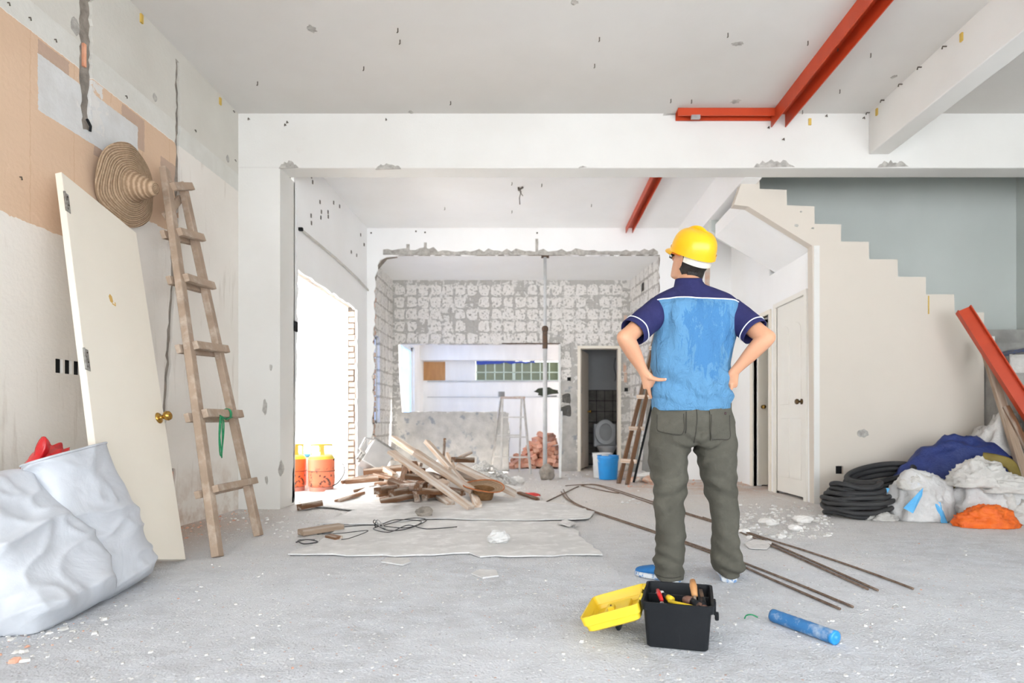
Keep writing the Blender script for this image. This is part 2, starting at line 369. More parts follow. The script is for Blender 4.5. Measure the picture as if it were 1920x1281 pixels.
# rear-left wall with the broken opening into the yard
Yo0, Yo1, Zo = 5.95, 7.94, 2.33
outer = [(D1b+.1, 0)]+jag([(Yo0-.1, 0), (Yo0-.07, .9), (Yo0-.02, 1.4), (Yo0, Zo)], .07, .012, 11, closed=False)+jag([(Yo0, Zo), (Yo1, Zo-.03)], .09, .010, 12, closed=False)+jag([(Yo1, Zo-.03), (Yo1, 0)], .06, .01, 13, closed=False)+[(Yo1, 0), (D2b, 0), (D2b, 3.9), (D1b+.1, 3.9)]
ch = jag([(5.895, 3.12), (5.915, 3.12), (5.912, 2.2), (5.905, 1.4), (5.90, .9), (5.87, .3), (5.84, .02), (5.80, .02), (5.84, .5), (5.878, 1.4), (5.89, 2.2)], .06, .005, 14)
o = MB().skin(outer, [ch], (BX, 0, 0), (0, 1, 0), (0, 0, 1), (1, 0, 0), .03).build('wall_left_rear', m_bright, kind='structure', label='white wall broken open to the bright yard')
outer2 = [(D1b+.1, 0), (Yo0-.14, 0), (Yo0-.02, 1.2), (Yo0-.01, Zo+.02), (Yo1+.012, Zo), (Yo1+.012, 0), (D2b, 0), (D2b, 3.9), (D1b+.1, 3.9)]
MB().skin(outer2, [], (BX-.031, 0, 0), (0, 1, 0), (0, 0, 1), (1, 0, 0), .10).build('backing_mortar', m_mortar, o)
brick_me = None
def brick_obj(parent, mat, sx, sy, sz, M, name='brick', bev=.004):
    global brick_me
    key = (name, mat.name, round(sx, 3), round(sy, 3), round(sz, 3))
    if not hasattr(brick_obj, 'cache'): brick_obj.cache = {}
    me = brick_obj.cache.get(key)
    if me is None:
        q = MB().box(-sx/2, sx/2, -sy/2, sy/2, -sz/2, sz/2).build(name, mat, local=True, bev=bev)
        brick_obj.cache[key] = q.data; ob = q
    else:
        ob = bpy.data.objects.new(name, me); C.objects.link(ob)
    ob.parent = parent
    ob.matrix_basis = (wm(parent).inverted() @ M) if parent else M
    return ob
for k in range(29):                                   # bricks bared in the far jamb of the opening
    z = .06+k*.078
    brick_obj(o, m_oldbrick, .085, .05, .062, Matrix.Translation((BX-.078+rnd.uniform(-.012, .012), Yo1+.002+rnd.uniform(-.006, .012), z)))
MB().box(BX-.135, BX-.122, Yo1-.015, Yo1+.01, 0, Zo).build('jamb_strip', m_white, o)
q = MB(); 
q.tube([(BX+.02, 5.97, 2.735), (BX+.02, 7.0, 2.735), (BX+.025, 7.9, 2.70), (BX+.02, 8.38, 2.66)], .013, 8).build('conduit', m_pvc, o)
MB().box(BX, BX+.04, 5.955, 5.985, 2.72, 2.75).build('conduit_box', m_dark, o)
MB().box(BX-.02, BX+.006, 5.84, 5.94, 1.70, 1.80).build('switch_box', m_dark, o)
for k in range(16):
    d = rnd.uniform(6.0, 8.3); z = rnd.uniform(2.9, 3.45)
    MB().box(BX-.001, BX+.006, d-.01, d+.01, z-.02, z+.02).build('nail', m_nail, o)
# ceilings and beams
o = MB().box(WX-.1, RX+.1, -1.2, D1+.2, ZC, ZC+.15).build('ceiling', m_ceil, kind='structure', label='stained white ceiling of the front room')
def nail(x, y, z, parent, L=.035):
    d = (z-H)*F/(CY-y); p = V((x-CX)*d/F, d, z)
    MB().tube([p+V(0, 0, .01), p-V(0, 0, L*.8), p-V(.006, .004, L)], .004, 6).build('nail', m_nail, parent)
for x, y in ((750, 75), (1124, 70), (1115, 120), (483, 153), (845, 190), (640, 215), (1007, 215), (1365, 62), (1571, 88), (1633, 100), (1575, 168), (1515, 77), (1258, 186), (1297, 187), (746, 53), (1505, 207), (682, 125)): nail(x, y, ZC, o)
def chip(x, y, z, rx, ry, parent, seed, zn=-1):
    r = random.Random(seed); d = (z-H)*F/(CY-y); p = V((x-CX)*d/F, d, z)
    q = [(p.x+rx*math.cos(a)*r.uniform(.55, 1.1), p.y+ry*math.sin(a)*r.uniform(.55, 1.1)) for a in [i*2*math.pi/18 for i in range(18)]]
    MB().prism(q, (0, 0, z-.003), (1, 0, 0), (0, 1, 0), (0, 0, -1), .008).build('plaster_chip', m_chip, parent)
for i, (x, y, rx, ry) in enumerate(((585, 54, .035, .045), (771, 210, .03, .03), (1383, 82, .05, .03), (1380, 190, .05, .04), (1077, 4, .03, .03), (1676, 144, .025, .03))): chip(x, y, ZC, rx, ry, o, i+40)
fb = MB().box(WX-.05, RX+.1, D1, D1b, ZH, ZC+.05).build('ceiling_beam', m_plaster, kind='structure', bev=.012, label='long white beam spanning the front room')
def fchip(x0, x1, y0, y1, seed, parent=fb, D=D1):
    r = random.Random(seed); a = P(x0, y1, D); b = P(x1, y0, D); n = 14
    top = [(a.x+(b.x-a.x)*i/n, a.z+(b.z-a.z)*math.sin(math.pi*min(1, max(0, i/n)))**.5*r.uniform(.45, 1.0)) for i in range(1, n)]
    q = [(a.x, a.z)]+[(b.x, a.z+r.uniform(0, .01))]+top[::-1]
    MB().prism(q, (0, D-.004, 0), (1, 0, 0), (0, 0, 1), (0, -1, 0), .012).build('plaster_chip', m_chip, parent)
for i, (x0, x1, y0, y1) in enumerate(((523, 560, 300, 316), (704, 752, 304, 318), (1413, 1490, 298, 314), (1645, 1703, 298, 314), (1085, 1100, 311, 315))): fchip(x0, x1, y0, y1, 60+i)
for x, y in ((540, 230), (468, 224), (725, 225), (1484, 218), (1548, 218), (1468, 262), (1618, 222), (536, 235), (1440, 240)):
    p = P(x, y, D1); MB().tube([p+V(0, .01, 0), p-V(0, .025, 0), p-V(0, .03, .02)], .005, 6).build('hook', m_nail, fb)
p = P(1518, 229, D1); MB().box(p.x-.012, p.x+.012, D1-.012, D1, p.z-.03, p.z+.03).build('wall_plug', m_clip, fb)
rb = MB().box(3.09, 3.275, -1.2, D1, 3.284, ZC+.02).build('ceiling_beam', m_plaster, kind='structure', bev=.01, label='white side beam running from the front wall towards the viewer')
for x, y in ((1804, 70), (1645, 210)):
    d = 3.09*F/(x-CX); z = H+(CY-y)*d/F; MB().box(3.078, 3.09, d-.012, d+.012, z-.03, z+.03).build('wall_plug', m_clip, rb)
for x, y in ((1775, 87), (1692, 158), (1658, 188), (1728, 126), (1631, 211)):
    d = 3.09*F/(x-CX); z = H+(CY-y)*d/F; MB().tube([(3.095, d, z), (3.06, d, z), (3.055, d, z-.02)], .005, 6).build('hook', m_nail, rb)
o = MB().skin([(BX-.2, D1b), (2.05, D1b), (2.05, 7.08), (2.95, 7.08), (2.95, D2+.1), (BX-.2, D2+.1)], [], (0, 0, ZB), (1, 0, 0), (0, 1, 0), (0, 0, -1), .15).build('ceiling_rear', m_bright, kind='structure', label='white ceiling of the middle room')
for x, y in ((834, 389), (960, 395), (1109, 383), (1016, 345), (898, 430), (960, 342)): nail(x, y, ZB, o)
p = V(-.19, 6.95, ZB); MB().tube([p, p-V(0, 0, .03), p+V(.05, -.05, -.02)], .012).tube([p, p+V(.03, 0, -.05), p+V(.01, 0, -.12), p+V(.015, 0, -.2)], .005).tube([p, p+V(.02, 0, -.06), p+V(.05, 0, -.1)], .004).build('ceiling_hook', m_nail, o)
MB().box(2.02, 2.185, D1b, D2+.02, ZH, ZB+.02).build('ceiling_beam', m_bright, kind='structure', label='white beam beside the staircase soffit')
MB().box(BX-.2, 2.0, D2+.08, D3+.2, ZH+.004, ZH+.15).build('ceiling_back', m_bright, kind='structure', label='white ceiling behind the hacked doorway')
# partition with the hacked-out opening
hl, hr = -2.265, 1.76
inner = jag([(hl-.02, 0), (hl-.01, 1.0), (hl, 2.0), (hl+.01, 2.85), (hl+.05, 3.02), (hl+.17, 3.13), (hl+.35, ZH), (hr, ZH+.005), (hr, 0)], .06, .011, 21, closed=False)
outer = [(BX-.1, 0)]+inner+[(hr, 0), (2.78, 0), (2.78, ZB+.1), (BX-.1, ZB+.1)]
o = MB().skin(outer, [], (0, D2, 0), (1, 0, 0), (0, 0, 1), (0, -1, 0), .025).build('wall_partition', m_bright, kind='structure', label='white partition wall with a wide hacked opening')
inner2 = [(hl-.035, 0), (hl-.03, 2.75), (hl+.02, 2.99), (hl+.15, 3.14), (hl+.34, ZH+.01), (hr+.01, ZH+.01), (hr+.01, 0)]
MB().skin([(BX-.1, 0)]+inner2+[(2.78, 0), (2.78, ZB+.1), (BX-.1, ZB+.1)], [], (0, D2+.025, 0), (1, 0, 0), (0, 0, 1), (0, -1, 0), .13).build('backing_mortar', m_mortar, o)
for k in range(38):
    z = .05+k*.078
    if z < 2.9: brick_obj(o, m_oldbrick, .06, .10, .062, Matrix.Translation((hl-.045+rnd.uniform(-.012, .018), D2+.07+rnd.uniform(-.02, .01), z)))
# rough broken edge along the head of the opening
r = random.Random(5); top = []; bot = []
n = 60
for i in range(n+1):
    x = hl+.13+(hr-hl-.16)*i/n; top.append((x, ZH+.045+.05*r.random()*(1 if r.random() < .6 else .4)+(.02 if i < 12 else 0))); bot.append((x, ZH-.004+.008*r.random()))
MB().prism(bot+top[::-1], (0, D2-.004, 0), (1, 0, 0), (0, 0, 1), (0, -1, 0), .012).build('broken_edge', m_chip, o)
for x0, x1, y0, y1 in ((762, 768, 458, 478), (795, 800, 455, 478), (1004, 1009, 448, 472)):
    a = P(x0, y1, D2); b = P(x1, y0, D2); MB().box(a.x, b.x, D2-.006, D2, a.z, b.z).build('cable_scar', m_chip, o)
a = P(1321, 545, D2); b = P(1331, 440, D2); MB().prism(jag([(a.x, a.z), (b.x, a.z), (b.x, b.z), (a.x, b.z)], .1, .008, 8), (0, D2-.004, 0), (1, 0, 0), (0, 0, 1), (0, -1, 0), .02).build('brick_scar', m_oldbrick, o)
for x, y in ((696, 437), (797, 436), (1007, 437), (780, 434)): p = P(x, y, D2); MB().box(p.x-.01, p.x+.01, D2-.006, D2, p.z-.01, p.z+.01).build('nail', m_nail, o)
# side walls of the back area
Yw0, Yw1, Zw0, Zw1 = 8.62, 9.08, .80, 2.10
o = MB().skin([(D2b, 0), (D3+.1, 0), (D3+.1, ZH+.05), (D2b, ZH+.05)], [[(Yw0, Zw0), (Yw1, Zw0), (Yw1, Zw1), (Yw0, Zw1)]], (BX, 0, 0), (0, 1, 0), (0, 0, 1), (1, 0, 0), .12).build('wall_left_back', m_scar_side, kind='structure', label='hacked plaster side wall with a blue lit window')
pads = []
def make_pads(n, wu):
    for k in range(n):
        r = random.Random(100+k); m = 22; ph = r.uniform(0, 6)
        def sup(a, e=.5): return abs(math.cos(a))**e*math.copysign(1, math.cos(a)), abs(math.sin(a))**e*math.copysign(1, math.sin(a))
        out = []
        for i in range(m):
            a = 2*math.pi*i/m; cx, cy = sup(a); rr = .088*(1+.10*math.sin(3*a+ph)+r.uniform(-.09, .05)); out.append((cx*rr, cy*rr))
        hs = []
        for j in range(r.choice((0, 1, 1, 2))):
            c = (r.uniform(-.035, .035)+(j*.05-.025 if j else 0), r.uniform(-.035, .035)); q = r.uniform(.008, .02)
            hs.append([(c[0]+q*r.uniform(.6, 1.3)*math.cos(2*math.pi*i/8), c[1]+q*r.uniform(.6, 1.3)*math.sin(2*math.pi*i/8)) for i in range(8)])
        if len(hs) == 2: hs = hs[:1]
        ob = MB().skin(out, hs, (0, 0, 0), (1, 0, 0), (0, 0, 1), (0, -1, 0), .006).build('adhesive_patch', m_pad, local=True)
        pads.append(ob.data); bpy.data.objects.remove(ob)
make_pads(9, 0)
def pad(parent, p, rz, s=1.0):
    ob = bpy.data.objects.new('adhesive_patch', rnd.choice(pads)); C.objects.link(ob); ob.parent = parent
    ob.matrix_basis = wm(parent).inverted() @ Matrix.Translation(p) @ Matrix.Rotation(rz, 4, 'Z') @ Matrix.Rotation(rnd.choice((0, 1, 2, 3))*math.pi/2, 4, 'Y') @ Matrix.Diagonal((s, 1, s, 1))
def pad_wall(parent, fixed, axis, u0, u1, z0, z1, rz, keep, drop=.15):
    u = u0+.1
    while u < u1:
        z = z0+.1
        while z < z1:
            if keep(u, z) and rnd.random() > drop:
                p = V(u, fixed-.005, z) if axis == 0 else V(fixed+.005*(1 if rz > 0 else -1), u, z)
                pad(parent, p, rz, rnd.uniform(.9, 1.06))
            z += .2
        u += .2
pad_wall(o, BX, 1, D2b, D3, .8, 3.12, math.pi/2, lambda u, z: not (Yw0-.1 < u < Yw1+.1 and z < Zw1+.1), .35)
m_film = NT('blue_window_film')
def film_mat():
    N = m_film; co = N.coord('World'); f = N.ramp(N.noise(co, 7, 3), .60, .66)
    col = N.mix(f, (.42, .60, .92), (.85, .88, .95)); N.done(col, .4)
    tr = N.n('ShaderNodeBsdfTranslucent'); N.put(tr.inputs[0], col); mx = N.n('ShaderNodeMixShader'); mx.inputs[0].default_value = .7
    out = N.t.nodes['Material Output']; N.t.links.new(N.b.outputs[0], mx.inputs[1]); N.t.links.new(tr.outputs[0], mx.inputs[2]); N.t.links.new(mx.outputs[0], out.inputs[0])
    return N.m
m_blue_film = film_mat()
o = MB().box(BX-.08, BX-.075, Yw0, Yw1, Zw0, Zw1).build('window_1', m_blue_film, kind='structure', label='window behind the opening covered with blue film')
q = MB()
for a, b, c, d in ((Yw0, Yw0+.03, Zw0, Zw1), (Yw1-.06, Yw1, Zw0, Zw1), (Yw0, Yw1, Zw1-.04, Zw1), (Yw0, Yw1, Zw0, Zw0+.04)): q.box(BX-.10, BX-.05, a, b, c, d)
q.build('window_frame', m_white, o)
o = MB().skin([(-.001, 0), (D3-D2b+.1, 0), (D3-D2b+.1, ZH+.05), (-.001, ZH+.05)], [], (1.77, D2b, 0), V(-.19, 1.35, 0).normalized(), (0, 0, 1), V(-1.35, -.19, 0).normalized(), .12).build('wall_right_back', m_scar_side, kind='structure', label='hacked plaster wall with leaning timbers')
for k in range(85):
    u = .1+rnd.randrange(7)*.2; z = .5+rnd.randrange(13)*.2
    p = V(1.77, D2b, z)+V(-.19, 1.35, 0).normalized()*u+V(-1.35, -.19, 0).normalized()*.005
    if rnd.random() < .8: pad(o, p, -math.pi/2+math.atan2(.19, 1.35), rnd.uniform(.7, 1.0))
# back wall of hacked tiles with the kitchen hatch and the toilet doorway
dl, dr, dz = .705, 1.425, 2.075
outer = [(BX-.1, 0), (-.43, 0)]+jag([(-.43, 0), (-.43, .96), (-.5, .985), (-1.4, .985), (-2.29, .985)], .09, .009, 31, closed=False)[1:]+[(-2.29, 2.11), (.42, 2.11), (.42, 0), (dl, 0), (dl, dz), (dr, dz), (dr, 0), (1.75, 0), (1.75, ZH+.05), (BX-.1, ZH+.05)]
o = MB().skin(outer, [], (0, D3, 0), (1, 0, 0), (0, 0, 1), (0, -1, 0), .13).build('wall_back', m_scar, kind='structure', label='back wall scarred by hacked-off square tiles')
pad_wall(o, D3, 0, BX+.02, 1.56, 2.10, 3.06, 0, lambda u, z: True, .10)
pad_wall(o, D3, 0, .42, .70, .9, 2.1, 0, lambda u, z: .45 < u < .68, .5)
MB().prism(jag([(BX+.03, .02), (-.44, .02), (-.44, .95), (-.55, .975), (-2.27, .975)], .1, .01, 33), (0, D3-.006, 0), (1, 0, 0), (0, 0, 1), (0, -1, 0), .02).build('render_coat', m_scar_low, o)
MB().prism(jag([(.435, .02), (.69, .02), (.69, 1.45), (.435, 1.5)], .1, .01, 34), (0, D3-.005, 0), (1, 0, 0), (0, 0, 1), (0, -1, 0), .02).build('render_coat', m_scar_low, o)
for x, y, s_ in ((1067, 711, .06), (1174, 731, .06)): p = P(x, y, D3); MB().box(p.x-s_/2, p.x+s_/2, D3-.012, D3, p.z-s_/2, p.z+s_/2).build('switch_box', m_dark, o)
for x, z in ((1.50, 2.5), (1.50, 1.55), (1.49, 1.72), (1.50, 2.35)): MB().box(x-.025, x+.025, D3-.012, D3, z-.08, z+.08).build('brick', m_oldbrick, o)
MB().box(.395, .425, D3-.02, D3+.1, 0, 2.11).build('jamb_strip', m_white, o)
MB().box(-.55, .42, D3-.02, D3, 2.105, 2.12).build('head_strip', m_rust, o)
# the toilet behind it
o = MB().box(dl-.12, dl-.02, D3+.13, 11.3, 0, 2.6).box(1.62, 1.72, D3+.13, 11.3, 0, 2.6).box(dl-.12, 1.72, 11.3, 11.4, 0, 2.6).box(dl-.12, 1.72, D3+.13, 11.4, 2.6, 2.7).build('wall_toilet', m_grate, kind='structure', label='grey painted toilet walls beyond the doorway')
q = MB()
for i in range(6):
    for k in range(7): q.box(dl+.0+i*.155, dl+.148+i*.155, 11.285, 11.3, .02+k*.2, .21+k*.2)
MB().box(dl-.02, 1.62, 11.292, 11.3, 0, 1.42).build('tile_bed', m_dark, o)
for i in range(6):
    for k in range(7): brick_obj(o, m_darktile, .146, .016, .19, Matrix.Translation((dl+.07+i*.155, 11.288, .115+k*.2)), 'tile')
# kitchen
o = MB().box(-2.45, -2.29, D3+.13, 10.15, 0, 2.6).box(-2.45, -2.29, 11.35, 12.3, 0, 2.6).box(-2.45, -2.29, 10.15, 11.35, 2.22, 2.6).box(-2.45, -2.29, 10.15, 11.35, 0, .9).build('wall_kitchen_left', m_kitchen, kind='structure', label='white kitchen side wall around a blue window')
o = MB().box(-2.45, 2.2, 12.25, 12.35, 0, 1.655).box(-2.45, -1.22, 12.25, 12.35, 1.655, 2.6).box(-1.22, 1.6, 12.25, 12.35, 2.07, 2.6).box(1.6, 2.2, 12.25, 12.35, 1.655, 2.6).build('wall_kitchen', m_kitchen, kind='structure', label='white kitchen wall under the green window')
MB().box(-2.2, 2.2, 12.21, 12.25, 1.635, 1.665).build('ledge', m_grey, o)
MB().box(-2.2, 2.2, 12.22, 12.25, 1.32, 1.335).build('ledge', m_grey, o)
MB().box(-2.28, -1.84, 12.235, 12.25, 1.67, 2.05).build('plywood_panel', m_wood_ply, o)
MB().box(-.75, -.62, 12.24, 12.25, 1.33, 1.44).build('cement_patch', m_conc, o)
q = [(.12+.30*math.cos(a)*rnd.uniform(.5, 1), 1.44+.10*math.sin(a)*rnd.uniform(.6, 1)) for a in [i*.45 for i in range(14)]]
q = [(x+.12, max(z, 1.34)) for x, z in q]
m_mould = pm('black_mould', (.03, .035, .025), (.05, .06, .04), 20, .9)
MB().prism(q, (0, 12.247, 0), (1, 0, 0), (0, 0, 1), (0, -1, 0), .004).prism([(.0, 1.338), (.45, 1.338), (.45, 1.36)], (0, 12.247, 0), (1, 0, 0), (0, 0, 1), (0, -1, 0), .004).build('mould_stain', m_mould, o)
MB().box(-2.29, 2.2, 11.9, 12.0, 2.05, 2.7).build('ceiling_beam', m_kitchen, kind='structure', label='white kitchen beam above the green window')
MB().box(-2.45, 2.2, 10.30, 12.35, 2.345, 2.45).build('ceiling_kitchen', m_kitchen, kind='structure', label='low white kitchen ceiling')
m_mint = pm('mint_window_paint', (.62, .72, .62), (.56, .66, .56), 5, .5)
m_gglass = pm('green_frosted_glass', (.13, .16, .09), (.17, .20, .12), 3, .25, spec=.5)
o = thing('window_2', 'long green louvre window high in the kitchen wall', None, (0, 12.3, 1.66)); o['kind'] = 'structure'
n = 15
for i in range(n):
    x0 = -1.20+i*.187
    for z0, z1 in ((1.68, 1.83), (1.845, 2.05)): MB().box(x0+.012, x0+.175, 12.298, 12.304, z0, z1).build('pane', m_gglass, o)
    MB().box(x0-.012, x0+(.05 if i == 4 else .012), 12.27, 12.32, 1.66, 2.07).build('mullion', m_mint, o)
MB().box(-1.22, 1.6, 12.27, 12.32, 1.828, 1.848).build('transom', m_mint, o)
MB().box(-1.22, 1.6, 12.27, 12.32, 1.655, 1.68).build('sill_rail', m_mint, o)
m_bluep = pm('blue_masking_sheet', (.05, .09, .45), (.07, .12, .52), 9, .6)
MB().prism(jag([(-1.2, 2.0), (.0, 2.03), (.0, 2.07), (-1.2, 2.07)], .1, .008, 3), (0, 12.262, 0), (1, 0, 0), (0, 0, 1), (0, -1, 0), .008).build('masking_sheet', m_bluep, o)
o = MB().box(-2.36, -2.355, 10.15, 11.35, .9, 2.22).build('window_3', m_blue_film, kind='structure', label='kitchen side window covered with pale blue film')
MB().box(-2.38, -2.33, 11.25, 11.35, .9, 2.22).box(-2.38, -2.33, 10.15, 10.2, .9, 2.22).box(-2.38, -2.33, 10.15, 11.35, 2.15, 2.22).build('window_frame', m_white, o)
# yard outside
MB().box(-4.5, -4.3, 4.5, 16.5, 0, 4.2).build('wall_yard', m_bright, kind='structure', label='sunlit white yard wall beyond the broken opening')
# staircase
DS, DSb = 5.90, 6.92
st = [(1845, 586), (1819, 586), (1790, 585), (1789, 552), (1736, 552), (1736, 519.5), (1683.5, 519), (1683, 486.5), (1629.5, 486), (1629, 453.5), (1577, 453), (1577, 421), (1527.5, 420), (1527, 387), (1475.5, 385), (1475, 356), (1424.5, 354), (1424, 318)]
zz = [P(x, y, DS) for x, y in st]; zz = [(p.x, p.z) for p in zz]
sof = [P(x, y, DS) for x, y in ((1376, 384), (1403, 387), (1523, 461))]; sof = [(p.x, p.z) for p in sof]
sx = P(1527, 461, DS).x
poly = [(4.44, 0)]+zz+[(2.1, 3.3), (2.05, 3.2)]+sof+[(sx, 0)]
hole = [P(1567, 889, DS), P(1581, 874, DS)]
hb = [(hole[0].x, hole[0].z), (hole[1].x, hole[0].z), (hole[1].x, hole[1].z), (hole[0].x, hole[1].z)]
o = MB().skin(poly, [hb], (0, DS, 0), (1, 0, 0), (0, 0, 1), (0, -1, 0), .10).build('wall_stair', m_cream, kind='structure', label='cream stair side wall with a stepped top edge')
MB().box(hb[0][0], hb[1][0], DS+.03, DS+.05, hb[0][1], hb[2][1]).build('socket_box', m_dark, o)
r = random.Random(3)
for x, y, rr in ((1618, 813, .06), (1669, 878, .02), (1493, 423, .022), (1502, 397, .012), (1524, 428, .014)):
    p = P(x, y, DS); MB().prism([(p.x+rr*math.cos(a)*r.uniform(.8, 1.05), p.z+rr*.75*math.sin(a)*r.uniform(.75, 1.1)) for a in [i*.45 for i in range(14)]], (0, DS-.003, 0), (1, 0, 0), (0, 0, 1), (0, -1, 0), .006).build('plaster_chip', m_chip, o)
MB().box(sx-.005, sx+.05, DS-.004, DS, 0, 2.55).build('corner_strip', m_plaster, o)
p = P(1741, 570, DS); MB().box(p.x-.006, p.x+.006, DS-.003, DS, p.z-.1, p.z+.08).build('drip_stain', m_clip, o)
# the flight itself: one solid step after another, and the soffit slab
o = thing('staircase', 'concrete staircase rising behind the cream stair wall', None, (3.3, 6.4, 0)); o['kind'] = 'structure'
steps = [(4.155, 1.895), (3.875, 2.07), (3.60, 2.245), (3.32, 2.42), (3.04, 2.595), (2.78, 2.765), (2.51, 2.945), (2.23, 3.11)]
for i, (x, z) in enumerate(steps): MB().box(x-.02 if i else x, x+.285, DS+.1, DSb, z-.17, z-.005).build('step', m_conc, o)
q = [(2.09, 2.955), (2.77, 2.55), (4.44, 1.30), (4.44, 1.45), (2.77, 2.75), (2.09, 3.1)]
MB().prism(q, (0, DS+.1, 0), (1, 0, 0), (0, 0, 1), (0, -1, 0), DSb-DS-.1).build('soffit', m_bright, o)
for i in range(10):                                  # lower steps turning towards the viewer
    z = 1.79-.175*i; MB().box(4.45, 5.6, DSb-.32-.26*(i+1), DSb-.32-.26*i+(.35 if i == 0 else 0), 0, z).build('step', m_conc, o)
MB().box(4.45, 4.62, 6.0, 6.25, 1.5, 1.67).build('newel_block', m_plaster, o)
poly = [(2.88, 0), (RX+.1, 0), (RX+.1, 4.3), (2.05, 4.3), (2.05, 3.03), (2.88, 2.57)]
MB().skin(poly, [], (0, DSb+.03, 0), (1, 0, 0), (0, 0, 1), (0, -1, 0), .12).build('wall_stair_rear', m_green, kind='structure', label='grey green wall above the stairs')
MB().box(1.9, RX+.1, D1b-.05, DSb+.2, 4.3, 4.4).box(1.9, 2.05, D1b-.02, DSb+.1, ZB+.02, 4.3).box(1.9, RX+.1, D1b-.1, D1b, ZC, 4.3).build('ceiling_stair', m_ceil, kind='structure', label='ceiling over the stairwell')
MB().box(WX-.1, RX+.1, -1.35, -1.2, 2.62, 3.85).build('added_front_shade', m_plaster, kind='structure', label='added unseen lintel cutting the light from the open shop front')  # unseen lintel added to hold back daylight from the front opening
MB().box(WX-1.2, RX+1.2, -2.1, -1.35, 3.05, 3.2).build('added_porch_shade', m_ceil, kind='structure', label='added unseen slab shading the open shop front')  # unseen canopy slab added to shade the front opening
MB().box(WX-.1, RX+.15, -1.2, D1+.1, 4.4, 9.5).build('added_street_shade', m_plaster, kind='structure', label='added unseen block above the front room that shades the street')  # unseen mass added to keep the sun off the street outside
MB().box(RX, RX+.15, -1.2, DSb+.2, 0, 4.3).build('wall_right', m_green, kind='structure', label='wall along the right side of the room')
# wall with the two doors under the stairs
DX = 2.765
ya, yb = 6.11, 6.83; yc, yd = 7.03, 7.55; zd = 2.11
o = MB().skin([(DS+.1, 0), (ya, 0), (ya, zd), (yb, zd), (yb, 0), (yc, 0), (yc, zd-.03), (yd, zd-.03), (yd, 0), (D2+.1, 0), (D2+.1, ZB+.05), (DSb+.12, ZB+.05), (DSb+.12, 2.53), (DS+.1, 2.53)], [], (DX, 0, 0), (0, 1, 0), (0, 0, 1), (-1, 0, 0), .10).build('wall_under_stairs', m_bright, kind='structure', label='white wall with two doors under the staircase')
q = MB().box(DX-.02, DX+.03, ya-.06, ya, 0, zd).box(DX-.02, DX+.03, yb, yb+.06, 0, zd).box(DX-.02, DX+.03, ya-.06, yb+.06, zd, zd+.05).build('trim_1', m_doorwhite, kind='structure', label='white frame of the closed panel door')
d1 = thing('door_1', 'closed ivory panel door under the stairs', None, (DX, ya, 0)); d1['kind'] = 'structure'
MB().box(DX+.005, DX+.04, ya-.005, yb+.005, .03, zd+.012).build('door_leaf', m_doorwhite, d1)
for s0, s1 in ((ya+.1, ya+.33), (ya+.39, ya+.62)):
    for z0, z1, arch in ((.2, .85, 0), (1.0, 1.75, .12)):
        pl = [(s0, z0), (s1, z0), (s1, z1)]+([((s0+s1)/2+(s1-s0)/2*math.cos(a), z1+arch*math.sin(a)) for a in (.5, 1, 1.57, 2.1, 2.6)] if arch else [])+[(s0, z1)]
        MB().prism(pl, (DX-.001, 0, 0), (0, 1, 0), (0, 0, 1), (-1, 0, 0), .012).build('door_panel', m_doorwhite, d1, bev=.003)
mk = Matrix.Translation((DX+.005, ya+.09, 1.02)) @ Matrix.Rotation(-math.pi/2, 4, 'Y')
m_bronze = pm('bronze_knob', (.14, .09, .045), None, 8, .35, metal=.9)
MB().lathe([(.03, 0), (.03, .008), (.012, .012), (.012, .03), (.027, .04), (.03, .055), (.02, .068), (.001, .07)], 16, mk).build('door_knob', m_bronze, d1, smooth=True)
q = MB().box(DX-.02, DX+.04, yc-.05, yc, 0, zd-.03).box(DX-.02, DX+.04, yd, yd+.08, 0, zd-.03).box(DX-.02, DX+.04, yc-.05, yd+.08, zd-.03, zd+.02).build('trim_2', m_doorcream, kind='structure', label='cream frame of the open doorway')
d2 = thing('door_2', 'cream door standing ajar in the dark doorway', None, (DX+.03, yd, 0)); d2['kind'] = 'structure'
MB().box(DX+.05, DX+.62, yd-.04, yd-.005, .02, zd-.05).build('door_leaf', m_doorcream, d2)
MB().lathe([(.025, 0), (.01, .01), (.01, .03), (.026, .045), (.02, .06), (.001, .064)], 14, Matrix.Translation((DX+.1, yd-.04, 1.0)) @ Matrix.Rotation(math.pi/2, 4, 'X')).build('door_knob', m_brass, d2, smooth=True)
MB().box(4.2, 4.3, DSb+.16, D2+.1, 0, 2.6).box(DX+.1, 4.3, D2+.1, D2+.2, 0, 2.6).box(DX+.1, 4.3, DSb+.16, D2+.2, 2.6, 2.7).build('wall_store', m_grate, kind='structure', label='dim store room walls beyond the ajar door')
# ================================================================ red steel on the ceiling
def channel(name, p0, p1, w, h, label):
    """steel channel open downwards, hung under the slab from p0 to p1 (top centre line)"""
    p0, p1 = Vector(p0), Vector(p1); o = thing(name, label, 'steel beam', (p0+p1)/2)
    d = (p1-p0).normalized(); s = d.cross(V(0, 0, 1)).normalized(); t = .009
    def plate(a, b, z0, z1, nm):
        q = MB(); pts = [pp+s*x+V(0, 0, z) for pp in (p0, p1) for x in (a, b) for z in (z0, z1)]
        q.add(pts, [(0, 1, 3, 2), (4, 6, 7, 5), (0, 4, 5, 1), (2, 3, 7, 6), (0, 2, 6, 4), (1, 5, 7, 3)]); q.build(nm, m_red, o)
    plate(-w/2, w/2, -t, 0, 'web'); plate(-w/2, -w/2+t, -h, -t, 'flange'); plate(w/2-t, w/2, -h, -t, 'flange')
    return o
channel('red_steel_channel', (2.25, D1-.01, ZC-.002), (2.25, -.6, ZC-.002), .14, .13, 'long red steel channel running along the front ceiling')
